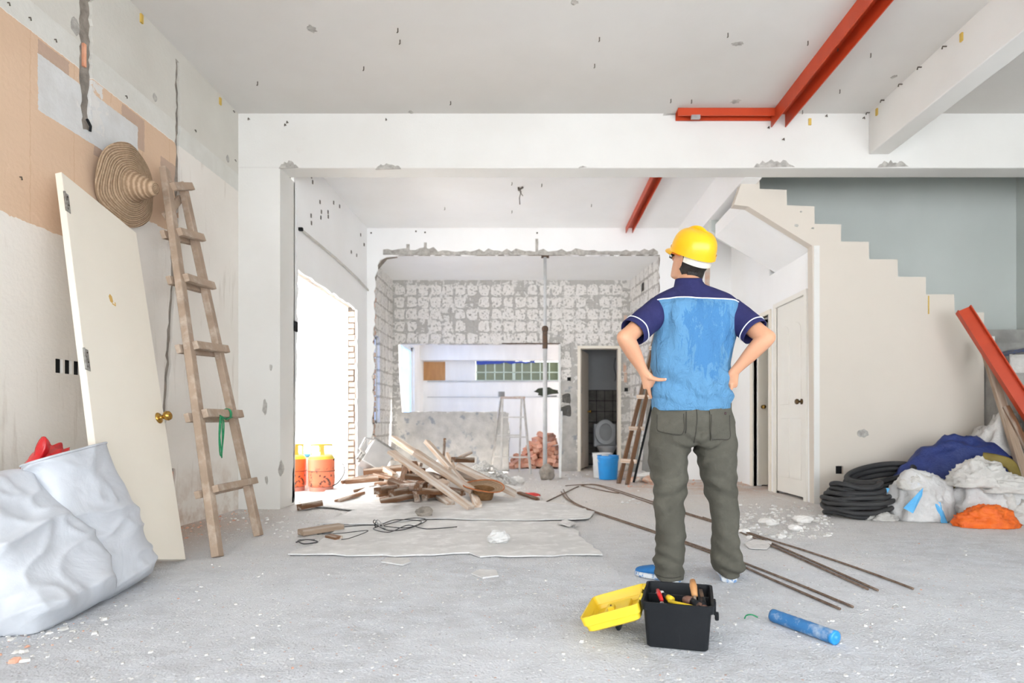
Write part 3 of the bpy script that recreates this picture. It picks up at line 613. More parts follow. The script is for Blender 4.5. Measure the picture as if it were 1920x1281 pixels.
c2 = channel('red_steel_channel', (1.30, D1-.055, ZC-.002), (2.185, D1-.055, ZC-.002), .10, .07, 'short red steel channel fixed along the long white beam')
MB().bar((1.42, D1-.10, ZC-.085), (1.50, D1-.10, ZC-.085), .03, .03).build('bracket', m_steel, c2)
fchip(1243, 1272, 203, 217, 77)
channel('red_steel_channel', (1.335, D1b, ZB-.002), (1.32, D2-.03, ZB-.002), .10, .08, 'red steel channel on the middle room ceiling')

# ================================================================ left: loose door, hat, ladder, sacks
BR = V(-2.04, 3.46, .004); U = V(-.58, .45, 1.98)*1.03; Wd = V(0, .62, -.14)
u = U.normalized(); wv = Wd.normalized(); nv = wv.cross(u).normalized()
if nv.x < 0: nv = -nv
T = .036
Md = Matrix(((wv.x, nv.x, u.x, 0), (wv.y, nv.y, u.y, 0), (wv.z, nv.z, u.z, 0), (0, 0, 0, 1))); Md.translation = BR-Wd
dW, dH = Wd.length, U.length
o = thing('loose_door', 'unhung cream door leaning on the left wall', 'door', mat=Md)
MB().box(0, dW, -T/2, T/2, 0, dH).build('door_leaf', m_doorcream, o, local=True, bev=.002)
for z in (dH-.19, dH*.48):
    hg = MB().box(-.006, .03, T/2, T/2+.003, z-.06, z+.06).build('hinge', m_chrome, o, local=True)
    MB().tube([(-.002, T/2+.004, z-.06), (-.002, T/2+.004, z+.06)], .006, 8).build('hinge_pin', m_chrome, hg, local=True)
    q = MB()
    for k in range(4): q.ell((0, 0, 0), .005, .003, .005, Matrix.Translation((.008+.012*(k % 2), T/2+.004, z-.04+.027*k)), 8, 4)
    q.build('screw', m_nail, hg, local=True)
mk = Matrix.Translation((dW-.06, T/2, .86)) @ Matrix.Rotation(-math.pi/2, 4, 'X')
MB().lathe([(.034, 0), (.034, .004), (.026, .012), (.012, .014), (.012, .03), (.024, .038), (.03, .052), (.026, .068), (.012, .076), (.001, .077)], 20, mk).build('door_knob', m_brass, o, local=True, smooth=True)
MB().prism([(.27, 1.50), (.285, 1.495), (.295, 1.51), (.29, 1.54), (.275, 1.55), (.262, 1.53)], (0, T/2+.001, 0), (1, 0, 0), (0, 0, 1), (0, 1, 0), .001).tube([(.285, T/2+.001, 1.492), (.31, T/2+.001, 1.49), (.31, T/2+.001, 1.51)], .003).build('sticker', m_gold, o, local=True)

# straw hat on the wall
def straw_mat(name, axis_scale):
    N = NT(name); co = N.coord('Object'); X = N.xyz(co)
    rr = N.math('SQRT', N.math('ADD', N.math('POWER', X[0], 2), N.math('POWER', X[1], 2)))
    ring = N.math('SINE', N.math('MULTIPLY', N.math('ADD', rr, N.math('MULTIPLY', X[2], .8)), axis_scale))
    n = N.noise(co, 45, 5, .7)
    col = N.mix(N.ramp(N.math('ADD', N.math('MULTIPLY', ring, .25), n), .3, .8), (.27, .18, .11), (.47, .335, .225))
    N.bump(N.math('ADD', N.math('MULTIPLY', ring, .6), N.math('MULTIPLY', n, .8)), .7, .005)
    return N.done(col, .85, 0, .2)
m_straw = straw_mat('plaited_straw', 560)
def hat(name, label, M, prof, band=None, crown=None):
    o = thing(name, label, 'hat', mat=M); n = 56
    rings = []
    for i, (r, z) in enumerate(prof):
        rings.append([V((r+.0016*math.cos(i*2.4))*math.cos(2*math.pi*k/n), (r)*math.sin(2*math.pi*k/n), z+(.012*math.sin(4*math.pi*k/n+.5)+.006*math.sin(10*math.pi*k/n))*max(0, (r-.12)/.14)) for k in range(n)])
    kb = max(range(len(prof)), key=lambda i: -i if prof[i][0] > .105 else -99)
    kb = next(i for i, (r, z) in enumerate(prof) if r < .115)
    MB().loft(rings[:kb+1], cap=False).build('brim', m_straw, o, local=True, smooth=True)
    MB().loft(rings[kb:], cap=False).build('crown', crown or m_straw, o, local=True, smooth=True)
    if band: MB().tube([V(.205*math.cos(2*math.pi*k/40), .205*math.sin(2*math.pi*k/40), .012*math.sin(4*math.pi*k/40+.5)) for k in range(40)], .006, 6, closed=True).build('rim_band', band, o, local=True, smooth=True)
    return o
prof = [(.262, -.002), (.266, .004), (.262, .008)]+[(.255-.0145*i, .010+.0035*i+(.0025 if i % 2 else 0)) for i in range(11)]+[(.098-.006*i, .052+.0155*i) for i in range(9)]+[(.044, .186), (.036, .195), (.024, .194), (.002, .192)]
ax = V(1, -.03, -.12).normalized(); s1 = V(0, 0, 1)-ax*ax.z; s1.normalize(); s2 = ax.cross(s1)
M = Matrix(((s1.x, s2.x, ax.x, 0), (s1.y, s2.y, ax.y, 0), (s1.z, s2.z, ax.z, 0), (0, 0, 0, 1))); M.translation = P(238, 348, 3.93)
hat('straw_hat', 'pointed straw hat hung against the peach wall above the loose door', M, prof)
MB().tube([V(WX+.01, 4.07, 2.36), V(WX+.045, 4.06, 2.36), V(WX+.05, 4.06, 2.38)], .006, 6).build('hook', m_nail, bpy.data.objects['wall_left'])

# wooden ladder
A0, A1 = V(-1.889, 3.556, 0), V(-2.655, 4.285, 2.62); B0, B1 = V(-1.955, 4.226, 0), V(-2.655, 4.50, 2.60)
o = thing('wooden_ladder', 'old wooden ladder leaning on the left wall', 'ladder', (-1.92, 3.89, 0))
axy = ((A1-A0)+(B1-B0)).normalized(); across = (B0-A0).normalized(); nrm = axy.cross(across).normalized()
if nrm.x < 0: nrm = -nrm
m_wood_l = m_wood_ladder
def beam(p0, p1, w, h, ref, name, mat, parent, bev=.004):
    """timber with its grain along local X"""
    p0, p1 = Vector(p0), Vector(p1); d, sd, up = frame_from(p1-p0, Vector(ref)); L = (p1-p0).length
    M = Matrix(((d.x, sd.x, up.x, 0), (d.y, sd.y, up.y, 0), (d.z, sd.z, up.z, 0), (0, 0, 0, 1))); M.translation = (p0+p1)/2
    ob = MB().box(-L/2, L/2, -w/2, w/2, -h/2, h/2).build(name, mat, local=True, bev=bev)
    if parent: ob.parent = parent; ob.matrix_basis = wm(parent).inverted() @ M
    else: ob.matrix_basis = M
    return ob
beam(A0, A1, .072, .045, nrm, 'rail', m_wood_l, o); beam(B0, B1, .072, .045, nrm, 'rail', m_wood_l, o)
def tat(y, a, b):
    lo, hi = 0., 1.
    for _ in range(40):
        t = (lo+hi)/2; p = a.lerp(b, t)
        if CY-(p.z-H)*F/p.y > y: lo = t
        else: hi = t
    return t
rungs = [(352, 352, .055), (437, 447, .055), (523, 537, .055), (650, 657, .055), (778, 779, .055), (920, 905, .045)]
for i, (yl, yr, hh) in enumerate(rungs):
    a = A0.lerp(A1, tat(yl, A0, A1)); b = B0.lerp(B1, tat(yr, B0, B1)); d = (b-a).normalized()
    beam(a-d*.0+nrm*.040+V(0, 0, 0), b+d*.055+nrm*.040, .036, hh, axy, 'rung', m_wood_l, o, .005)
    if i: beam(a-d*.07-nrm*.040-axy*.01, b+d*.02-nrm*.040-axy*.01, .03, hh*1.05, axy, 'rung', m_wood_l, o, .005)
a = A0.lerp(A1, .86); b = B0.lerp(B1, .96); beam(a-nrm*.04, b-nrm*.04, .03, .05, axy, 'brace', m_wood_l, o)
# green cord on a rung
t5 = tat(778, A0, A1); a = A0.lerp(A1, t5)+nrm*.045; b = B0.lerp(B1, tat(779, B0, B1))+nrm*.045; d = (b-a).normalized()
m_cord = pm('green_nylon_cord', (.02, .20, .08), (.03, .28, .12), 60, .6)
k0 = a+d*.16+nrm*.022; pts = []
for k in range(19):
    t = k/18*2*math.pi; pts.append(k0+V(0, 0, -.03)+d*(.026*math.sin(t))+V(0, 0, -.13*(1-math.cos(t)))+nrm*.006)
q = MB().tube(pts, .0045, 6)
pts = [p+d*.014*math.sin(i*.7)+V(0, 0, -.03*i/18)+nrm*.006 for i, p in enumerate(pts)]; q.tube(pts, .0045, 6)
q.tube([k0+V(0, 0, -.03), k0+d*.01+V(0, 0, -.1), k0-d*.012+V(0, 0, -.2)], .0045, 6)
for off in (.0, .008, .016):
    c = a+d*(.33+off); lp = [c+axy*(.035*math.cos(t))+nrm*(.026*math.sin(t)-.004) for t in [i*2*math.pi/16 for i in range(16)]]; q.tube(lp, .0045, 6, closed=True)
q.tube([a+d*.335+nrm*.026-axy*.034, a+d*.25-axy*.05+nrm*.02, k0+V(0, 0, -.02)], .0045, 6)
q.build('green_rope', m_cord, smooth=True, label='green cord knotted and looped on a wooden ladder rung', cat='cord')

# white woven sacks
def sack_mat(name, c, c2):
    N = NT(name); co = N.coord('Object')
    n = N.noise(co, 5, 6, .6, .5); fine = N.noise(N.scale(co, (60, 60, 60)), 3, 3)
    cr = N.noise(co, 5, 4, .5, .6)
    col = N.mix(N.ramp(n, .35, .65), c, c2); col = N.mix(N.ramp(N.noise(co, 3, 5), .60, .74), col, tuple(x*.80 for x in c2))
    N.bump(N.math('ADD', N.math('MULTIPLY', cr, 1.2), N.math('MULTIPLY', fine, .05)), .35, .03)
    N.done(col, .48, 0, .4); return N.m
m_sack = sack_mat('white_woven_plastic', (.56, .58, .62), (.49, .51, .545))
def sack(name, label, base, top, wbase, wtop, tb, tt, wdir, seed, cat='sack', mat=None, ny=96, nx=120, wr=.02, open_top=False, parent=None):
    """filled sack: base and top centre points, half widths along wdir, half thicknesses across it"""
    base, top, wdir = Vector(base), Vector(top), Vector(wdir).normalized(); ax = (top-base).normalized()
    wdir = (wdir-ax*wdir.dot(ax)).normalized(); th = ax.cross(wdir); off = Vector((seed*7.3, seed*3.1, 1.7)); rings = []
    for i in range(ny+1):
        t = i/ny; e = 2.6
        c = base.lerp(top, t)
        # profile: seam at the bottom, belly, gathered or open mouth
        bulge = min(1, (t/.10+.02)**.5) if t < .1 else 1
        ww = (wbase+(wtop-wbase)*t)*(.90+.10*bulge)*(1+.08*math.sin(math.pi*t)); tt_ = (tb+(tt-tb)*t)*bulge
        if not open_top and t > .9: k = math.sqrt(max(0, 1-((t-.9)/.1)**2)); ww *= .35+.65*k; tt_ *= .03+.97*k
        ring = []
        for q in range(nx):
            a = 2*math.pi*q/nx; ca, sa = math.cos(a), math.sin(a)
            x = math.copysign(abs(ca)**(2/e), ca); y = math.copysign(abs(sa)**(2/e), sa)
            p = c+wdir*ww*x+th*tt_*y; nn = (wdir*ca+th*sa)
            g = V(p.x*1.0, p.y*1.0, p.z*1.0); w_ = V(noise.noise(g*4+off), noise.noise(g*4+off+V(9, 0, 0)), 0)*.12; fx = (p-c).dot(wdir); fz = t*1.0; h1 = V(fx*3+fz*2.2, fz*2.4-fx*1.5, p.dot(th)*2)+w_*3; s_ = noise.noise((p*2.4)+off)*.9+1.5*(1-abs(noise.noise(h1*.8+off)))**4-.6+.7*(1-abs(noise.noise(h1*1.9+off*2)))**4-.3
            p = p+nn*wr*s_*(.35+.65*bulge)
            p.z += .0
            ring.append(p)
        rings.append(ring)
    for rg in rings:
        for p in rg:
            if p.z < .003: p.z = .003+.02*(p.z < -.03)*0
    if open_top:
        for k in range(1, 7): rings.append([p+(top-p)*(.04*k)-ax*(.02*k) for p in rings[ny]])
        return rings
    b = MB().loft(rings)
    return b.build(name, mat or m_sack, parent, smooth=True, **({} if parent else dict(label=label, cat=cat)))
sB = thing('woven_sack', 'open white woven sack with a red bag in its mouth', 'sack', (-1.96, 2.86, 0))
rg = sack('x', '', (-1.965, 2.86, .0), (-2.17, 2.76, .655), .22, .21, .115, .10, (-.06, 1, .30), 2, open_top=True, wr=.020)
MB().loft(rg, cap=True).build('sack_body', m_sack, sB, smooth=True)
rim = rg[96]
MB().tube(rim[::2], .006, 6, closed=True).build('sack_hem', m_sack, sB, smooth=True)
sack('woven_sack', 'bulging closed white woven sack in the front left corner', (-1.90, 2.47, .0), (-2.27, 2.40, .57), .235, .22, .135, .12, (.12, 1, .02), 5, wr=.024)
# red carrier bag in the open sack
m_redbag = pm('red_carrier_plastic', (.62, .015, .02), (.50, .01, .014), 9, .25, .5, 22, spec=.6)
o = thing('red_plastic_bag', 'crumpled red carrier bag stuffed in the open sack', 'bag', (-2.20, 2.74, .6))
mm = MB(); mm.ell((0, 0, 0), .09, .12, .09, Matrix.Translation((-2.19, 2.72, .605)) @ Matrix.Rotation(.3, 4, 'Y'), 30, 20)
mm.v = [p+V(1, 1, 1)*.028*noise.noise(p*16)+V(.02, .02, .03)*noise.noise(p*31) for p in mm.v]
mm.build('bag_body', m_redbag, o, smooth=True)
pts = crom([P(96, 885, 2.66), P(76, 866, 2.64), P(78, 842, 2.63), P(88, 826, 2.63), P(86, 846, 2.62), P(66, 880, 2.62)], 6)
MB().tube(pts, [(.024, .006)]*len(pts), 8, ref=(0, 1, 0)).build('bag_handle', m_redbag, o, smooth=True)

# ================================================================ rubble on the floor
m_rub = pm('rubble_grey', (.66, .65, .63), (.55, .53, .50), 12, .95, .3, 50)
m_rubred = pm('rubble_red', (.60, .28, .18), (.66, .42, .32), 12, .95, .3, 50)
def chips(name, mat, n, place, smin, smax, seed, label, cat='rubble'):
    r = random.Random(seed); b = MB()
    for k in range(n):
        p = place(r); s_ = smin*(smax/smin)**(r.random()**2.2); h = s_*r.uniform(.25, .7)
        m = r.choice((4, 5, 5, 6)); ph = r.uniform(0, 6)
        lo = [V(p[0]+s_*r.uniform(.6, 1)*math.cos(ph+2*math.pi*i/m), p[1]+s_*r.uniform(.6, 1)*math.sin(ph+2*math.pi*i/m), p[2]-.002) for i in range(m)]
        c = sum(lo, V(0, 0, 0))/m; tl = V(r.uniform(-.2, .2), r.uniform(-.2, .2), 0)*s_
        hi = [c+(q-c)*r.uniform(.45, .85)+V(0, 0, h*r.uniform(.7, 1.2))+tl for q in lo]
        b.loft([lo, hi])
    return b.build(name, mat, label=label, cat=cat, kind='stuff', recalc=False)
def floor_spot(r):
    d = 1.75+6.0*r.random()**1.3; x = (960*r.uniform(-1, 1)-20)*d/F
    return (max(-2.6 if d < 5.4 else -2.2, min(x, 2.6 if d > 5.7 else 4.3)), d, 0)
chips('rubble_chips', m_rub, 5200, floor_spot, .0022, .013, 1, 'pale mortar chips scattered over the whole floor')
chips('brick_chips', m_rubred, 520, floor_spot, .0018, .009, 2, 'small red brick crumbs scattered over the floor')
def corner(r):
    a = r.random()**.6; return (-2.35+.75*a*r.random()+.0, 1.95+.42*r.random()+.1*r.random(), r.random()*.03*(1-a))
chips('rubble_chips', m_rub, 420, corner, .004, .028, 3, 'heap of broken plaster bits in the front left corner')
chips('brick_chips', m_rubred, 120, corner, .004, .022, 4, 'broken red brick bits in the front left corner')
def wallfoot(r): return (-2.7+.35*r.random()**2, r.uniform(3.9, 5.5), 0)
chips('brick_chips', m_rubred, 260, wallfoot, .003, .02, 5, 'brick crumbs along the foot of the left wall')
def band(x0, x1, y0, y1, pw=1.0):
    def f(r):
        y = y0+(y1-y0)*r.random()**pw; p = G(x0+(x1-x0)*r.random(), y); return (p.x, p.y, 0)
    return f
chips('rubble_chips', m_rub, 700, band(430, 700, 935, 1010), .004, .024, 6, 'broken plaster bits by the column foot')
chips('rubble_chips', m_rub, 900, band(1380, 1560, 945, 1010), .004, .035, 7, 'white plaster lumps before the closed panel door')
chips('rubble_chips', m_rub, 600, band(960, 1240, 888, 945), .004, .03, 8, 'plaster crumbs under the steel prop')
chips('brick_chips', m_rubred, 500, band(1170, 1420, 890, 915), .004, .028, 9, 'brick crumbs along the right wall foot')

# plasterboard sheets lying on the floor
m_board = pm('dusty_plasterboard', (.66, .65, .635), (.57, .56, .55), 4, .95, .3, 45, c3=(.74, .73, .72), sc3=9, lo3=.5, hi3=.65, coord='World')
def sheet(px, z, seed, label, name='plasterboard_sheet', amp=.012, th=.008, mat=None, cat='plasterboard'):
    pts = [G(x, y, z) for x, y in px]; poly = jag([(p.x, p.y) for p in pts], .09, .012, seed)
    bm_ = MB().skin(poly, [], (0, 0, 0), (1, 0, 0), (0, 1, 0), (0, 0, 1), th)
    r = random.Random(seed)
    for q in bm_.v: q.z = q.z+z+th+amp*(noise.noise(V(q.x*3, q.y*3, seed))*.5+.5)
    return bm_.build(name, mat or m_board, label=label, cat=cat)
sheet([(540, 1043), (600, 1018), (650, 987), (860, 975), (1062, 981), (1085, 1005), (1130, 1044), (1000, 1046), (900, 1047), (880, 1040), (740, 1046)], .0, 1, 'largest torn plasterboard sheet lying flat on the floor')
sheet([(600, 985), (660, 960), (760, 945), (900, 930), (1040, 945), (1115, 962), (1100, 975), (980, 978), (800, 975), (700, 985)], .012, 2, 'dusty plasterboard sheet under the timber pile')
sheet([(575, 950), (640, 905), (720, 900), (800, 930), (760, 950), (690, 962)], .004, 3, 'broken plasterboard piece left of the timber pile', amp=.02)
sheet([(715, 1056), (725, 1048), (765, 1049), (770, 1056), (755, 1062)], .0, 4, 'small plasterboard scrap in front of the large sheet', amp=.004)
sheet([(884, 1078), (900, 1070), (930, 1072), (935, 1082), (905, 1086)], .0, 5, 'small white board scrap on the bare floor', amp=.004)
sheet([(1045, 985), (1062, 976), (1078, 984), (1068, 992)], .016, 6, 'curled board scrap at the corner of the large sheet', amp=.02)
def lump(name, p, sx, sy, sz, seed, mat, label, cat='rubble', rough=.35, group=None):
    mm = MB(); mm.ell((0, 0, 0), sx, sy, sz, None, 18, 12); off = V(seed*3.7, seed, 0)
    vs = []
    for q in mm.v:
        f = 1+rough*noise.noise(q*(1.6/max(sx, sz))+off)+rough*.5*noise.noise(q*(4/max(sx, sz))+off); v = V(q.x*f, q.y*f, q.z*f)+Vector(p)+V(0, 0, sz*.75); v.z = max(v.z, p[2]-.001); vs.append(v)
    mm.v = vs
    return mm.build(name, mat, label=label, cat=cat, group=group)
m_dustwhite = pm('white_plaster_dust', (.78, .76, .735), (.70, .675, .645), 9, .95, .7, 40, coord='World')
p = G(935, 1022); lump('plaster_lump', (p.x, p.y, .012), .07, .05, .05, 3, m_board, 'crumpled board lump on the large plasterboard sheet')
p = G(795, 968, .02); lump('brick_lump', (p.x, p.y, .02), .075, .05, .045, 4, m_mortar, 'broken mortar lump beside the black wire')
for k, (x, y, s_) in enumerate(((1440, 985, .07), (1490, 995, .05), (1505, 980, .08), (1395, 1000, .04), (1465, 1008, .035))):
    p = G(x, y); lump('plaster_lump', (p.x, p.y, 0), s_, s_*.8, s_*.45, 10+k, m_dustwhite, ['white plaster lump nearest the worker among the lumps by the panel door', 'mid-sized white plaster lump nearest the front of the hose coil', 'largest white plaster lump on the floor before the panel door', 'small white plaster lump touching the rebar rods', 'smallest white plaster lump in front of the others'][k], group='white plaster lumps')
p = G(970, 905); lump('plaster_lump', (p.x, p.y, 0), .1, .08, .05, 21, m_dustwhite, 'white plaster lump left of the steel prop foot')
# wavy white dust heap under the timber
mm = MB(); nx, ny = 70, 60; x0, x1, ya_, yb_ = -2.3, .25, 5.7, 8.3
for i in range(ny+1):
    for k in range(nx+1):
        x = x0+(x1-x0)*k/nx; y = ya_+(yb_-ya_)*i/ny
        def gs(cx, cy, sx, sy, h): return h*math.exp(-((x-cx)/sx)**2-((y-cy)/sy)**2)
        z = gs(-1.15, 6.9, .5, .55, .26)+gs(-.75, 7.6, .35, .4, .20)+gs(-1.8, 6.7, .5, .4, .08)+gs(-1.6, 6.15, .4, .25, .06)
        z *= 1+.6*noise.noise(V(x*4, y*4, 0)); z += (.05*noise.noise(V(x*9, y*9, 3))+.03*noise.noise(V(x*21, y*21, 3)))*min(1, z*8); e = min(k, nx-k, i, ny-i)
        mm.v.append(V(x, y, z-.012 if e else -.02))
for i in range(ny):
    for k in range(nx): b = i*(nx+1)+k; mm.f.append((b, b+1, b+nx+2, b+nx+1))
mm.build('rubble_mound', m_dustwhite, smooth=True, label='mound of white plaster dust under the timber pile', cat='rubble', kind='stuff')
r0 = random.Random(9)
def mound(r):
    a = r.uniform(0, 6.28); q = r.random()**.5; return (-.66+.45*q*math.cos(a), 7.65+.42*q*math.sin(a), .30*(1-q)+.02)
chips('gravel', m_rub, 1500, mound, .010, .030, 10, 'small heap of grey gravel behind the timber pile', 'gravel')

# ================================================================ timber pile
def at(x, y, z): return G(x, y, z)
planks = [  # x0,y0,z0, x1,y1,z1, width, thickness, kind
 (736, 821, .63, 888, 922, .10, .085, .05, 'p'), (733, 847, .52, 884, 953, .035, .10, .03, 'p'),
 (778, 848, .50, 886, 921, .12, .07, .06, 'p'), (856, 873, .36, 966, 926, .05, .09, .06, 'p'),
 (800, 828, .60, 868, 905, .20, .07, .04, 'p'), (886, 924, .08, 897, 950, .035, .06, .055, 'p'),
 (834, 824, .62, 831, 866, .32, .025, .025, 'd'), (838, 850, .46, 862, 898, .22, .035, .025, 'p'),
 (684, 885, .20, 756, 877, .26, .075, .07, 'd'), (652, 903, .10, 715, 897, .16, .08, .06, 'd'),
 (763, 872, .33, 748, 926, .09, .06, .05, 'd'), (778, 870, .36, 762, 900, .17, .06, .07, 'd'),
 (713, 941, .03, 776, 927, .09, .07, .06, 'd'), (704, 890, .19, 780, 909, .18, .06, .03, 'd'),
 (768, 911, .14, 792, 922, .10, .07, .06, 'd'), (680, 925, .06, 632, 940, .03, .06, .03, 'd'),
 (664, 921, .07, 708, 912, .12, .06, .03, 'd'), (706, 908, .12, 730, 905, .15, .06, .03, 'd'),
 (732, 905, .18, 733, 930, .05, .06, .05, 'd'), (730, 902, .2, 765, 915, .14, .05, .06, 'd'),
 (805, 890, .22, 830, 900, .2, .08, .06, 'd'), (782, 912, .16, 800, 900, .2, .06, .05, 'd'),
 (796, 935, .05, 815, 905, .15, .05, .05, 'p'), (800, 920, .08, 832, 930, .06, .07, .04, 'd'),
 (824, 905, .2, 838, 912, .17, .08, .07, 'p'), (850, 862, .42, 886, 863, .40, .06, .05, 'd'),
 (863, 858, .42, 882, 849, .46, .05, .03, 'p'), (782, 938, .05, 775, 905, .18, .05, .04, 'p'),
 (815, 925, .07, 845, 945, .035, .08, .03, 'p'), (760, 893, .26, 800, 897, .24, .05, .05, 'd'),
 (562, 951, .035, 600, 944, .04, .07, .05, 'd'), (836, 880, .33, 905, 906, .14, .06, .05, 'p'),
 (870, 890, .2, 920, 902, .1, .05, .05, 'd'), (690, 897, .15, 742, 890, .2, .06, .05, 'd'),
 (742, 860, .40, 790, 872, .34, .05, .04, 'p'), (640, 905, .06, 690, 893, .12, .05, .04, 'd'),
 (716, 876, .25, 740, 893, .2, .06, .05, 'p'), (790, 880, .3, 796, 918, .1, .06, .05, 'd'),
 (752, 900, .2, 742, 930, .06, .05, .05, 'd'), (818, 915, .12, 868, 925, .1, .06, .05, 'd')]
PLANK_LABELS = ['longest pale timber slanting over the top of the pile', 'pale board sloping down the front of the timber pile', 'pale timber lying just under the longest slanting one', 'long pale timber reaching behind the upturned straw hat', 'pale timber leaning at the top centre of the pile', 'short pale timber end poking out left of the upturned hat', 'thin brown stick standing upright in the timber pile', 'thin pale lath slanting just right of the upright stick', 'thick dark beam at the upper left of the pile', 'dark beam lying at the far left foot of the pile', 'brown timber standing steeply left of the pile centre', 'short dark block tilted beside the steep brown timber', 'brown timber block lying in front of the pile', 'thin brown board lying flat across the left of the pile', 'stubby dark timber end facing front in the pile middle', 'brown lath on white dust at the left of the pile', 'thin dark lath above the one on white dust', 'small dark lath tucked under the thin flat board', 'short upright dark post at the left front of the pile', 'short dark timber crossing the upright post', 'dark wide block under the crossing pale timbers', 'dark block angled up in the middle of the pile', 'pale timber leaning steeply at the lower pile centre', 'dark timber lying low behind the sloping pale board', 'square pale timber end seen between the long timbers', 'short dark timber lying high at the right back of the pile', 'small pale offcut resting on the high dark timber', 'narrow pale timber standing in the lower pile middle', 'pale board end lying low in front of the pile', 'dark timber lying crosswise under the longest timber', 'dark timber offcut lying before the yard opening', 'pale timber lying behind the long crossing timbers', 'dark timber half hidden behind the upturned hat', 'dark timber under the thick upper left beam', 'pale timber end near the tipped cooker hood', 'dark thin timber at the extreme left of the pile', 'short pale timber in front of the cooker hood', 'dark timber standing steeply at the pile centre', 'dark thin timber leaning on the upright post', 'dark timber lying low at the right front of the pile']
names = {0: 'longest pale timber slanting over the top of the pile', 1: 'pale board sloping down the front of the timber pile', 6: 'thin brown stick standing upright in the timber pile', 12: 'brown timber block lying in front of the pile', 30: 'dark timber offcut lying before the yard opening', 8: 'thick dark beam at the upper left of the pile', 3: 'long pale timber reaching behind the upturned straw hat'}
for i, (x0, y0_, z0, x1, y1_, z1, wd, th, kd) in enumerate(planks):
    ob = beam(at(x0, y0_, z0), at(x1, y1_, z1), wd*(1.15 if kd == 'd' else 1.05), th*1.1, (rnd.uniform(-.25, .25), rnd.uniform(-.2, .2), 1), 'timber' if th > .035 else 'board', m_wood_pale if kd == 'p' else m_wood_dark, None, .003)
    lab = PLANK_LABELS[i] if i < len(PLANK_LABELS) else ('pale dusty timber tangled in the pile' if kd == 'p' else 'dark brown timber tangled in the pile')
    tag(ob, lab, 'timber', 'timbers of the debris pile')
extra = random.Random(12)
for k in range(9):
    x0 = extra.uniform(690, 800); y0_ = extra.uniform(900, 930); a_ = extra.uniform(-.5, .5); L_ = extra.uniform(28, 60); z0 = extra.uniform(.08, .2)
    ob = beam(at(x0, y0_, z0), at(x0+L_*math.cos(a_), y0_+L_*.4*math.sin(a_), max(.05, z0+extra.uniform(-.08, .08))), .075, .06, (extra.uniform(-.3, .3), 0, 1), 'timber', m_wood_dark, None, .003)
    tag(ob, 'dark timber offcut buried low in the left half of the pile', 'timber', 'buried offcuts of the debris pile')
ob = beam(at(563, 999, .025), at(640, 987, .03), .09, .04, (0, 0, 1), 'timber', m_wood, None, .004); tag(ob, 'split weathered plank left of the black wire', 'timber')
ob = beam(at(616, 1006, .02), at(636, 1010, .02), .06, .03, (0, 0, 1), 'timber', m_wood_dark, None, .004); tag(ob, 'short brown wood scrap near the split plank', 'timber')
ob = beam(at(973, 924, .02), at(1008, 936, .015), .05, .025, (0, 0, 1), 'timber', m_wood_dark, None, .003); tag(ob, 'dark lath beside the red plastic scrap', 'timber')
# upturned straw hat on the pile
M = Matrix.Translation(G(907, 931, .035)) @ Matrix.Rotation(R(-6), 4, 'Y') @ Matrix.Rotation(R(7), 4, 'X') @ Matrix.Rotation(math.pi, 4, 'X')
M = Matrix.Translation(G(907, 911, .17)) @ Matrix.Rotation(R(5), 4, 'Y') @ Matrix.Rotation(R(190), 4, 'X')
m_cordo = pm('orange_brim_binding', (.50, .16, .05), None, 9, .7)
hat('straw_hat', 'upturned brown straw hat lying on the timber pile', M, [(.208, -.004), (.208, .004)]+[(.198-.012*i, .010+.002*i+(.003 if i % 2 else 0)) for i in range(8)]+[(.112, .03), (.108, .06), (.105, .09), (.10, .115), (.092, .135), (.06, .14), (.002, .14)], m_cordo, pm('brown_straw_shaded_hollow', (.20, .10, .04), (.27, .145, .065), 30, .9, .6, 90))  # crown's own brown, darkened to put the hollow's shade into its colour
# steel sink / hood tipped on its corner
o = thing('metal_hood', 'dented steel cooker hood tipped against the wall', 'cooker hood', P(705, 880, 7.35))
M = Matrix.Translation(P(707, 858, 7.4)) @ Matrix.Rotation(R(20), 4, 'Z') @ Matrix.Rotation(R(33), 4, 'Y') @ Matrix.Rotation(R(-25), 4, 'X')
m_stain = pm('dull_stainless', (.66, .65, .64), (.55, .545, .535), 4, .38, .05, 40, metal=.55)
q = MB().box(-.15, .15, -.09, .12, -.17, .16, M).build('hood_body', m_stain, o, bev=.012)
MB().box(-.17, .17, -.10, .13, .15, .175, M).build('hood_rim', m_chrome, o)
MB().lathe([(.075, 0), (.075, .03), (.06, .035), (.055, .06), (.001, .06)], 20, M @ Matrix.Translation((-.15, 0, -.10)) @ Matrix.Rotation(-math.pi/2, 4, 'Y')).build('motor_cap', m_chrome, o, smooth=False)
MB().tube([M @ V(-.16, -.08, -.08), M @ V(-.24, -.08, -.06), M @ V(-.25, -.08, .10), M @ V(-.16, -.08, .14)], .014, 8).build('bracket', m_steel, o)
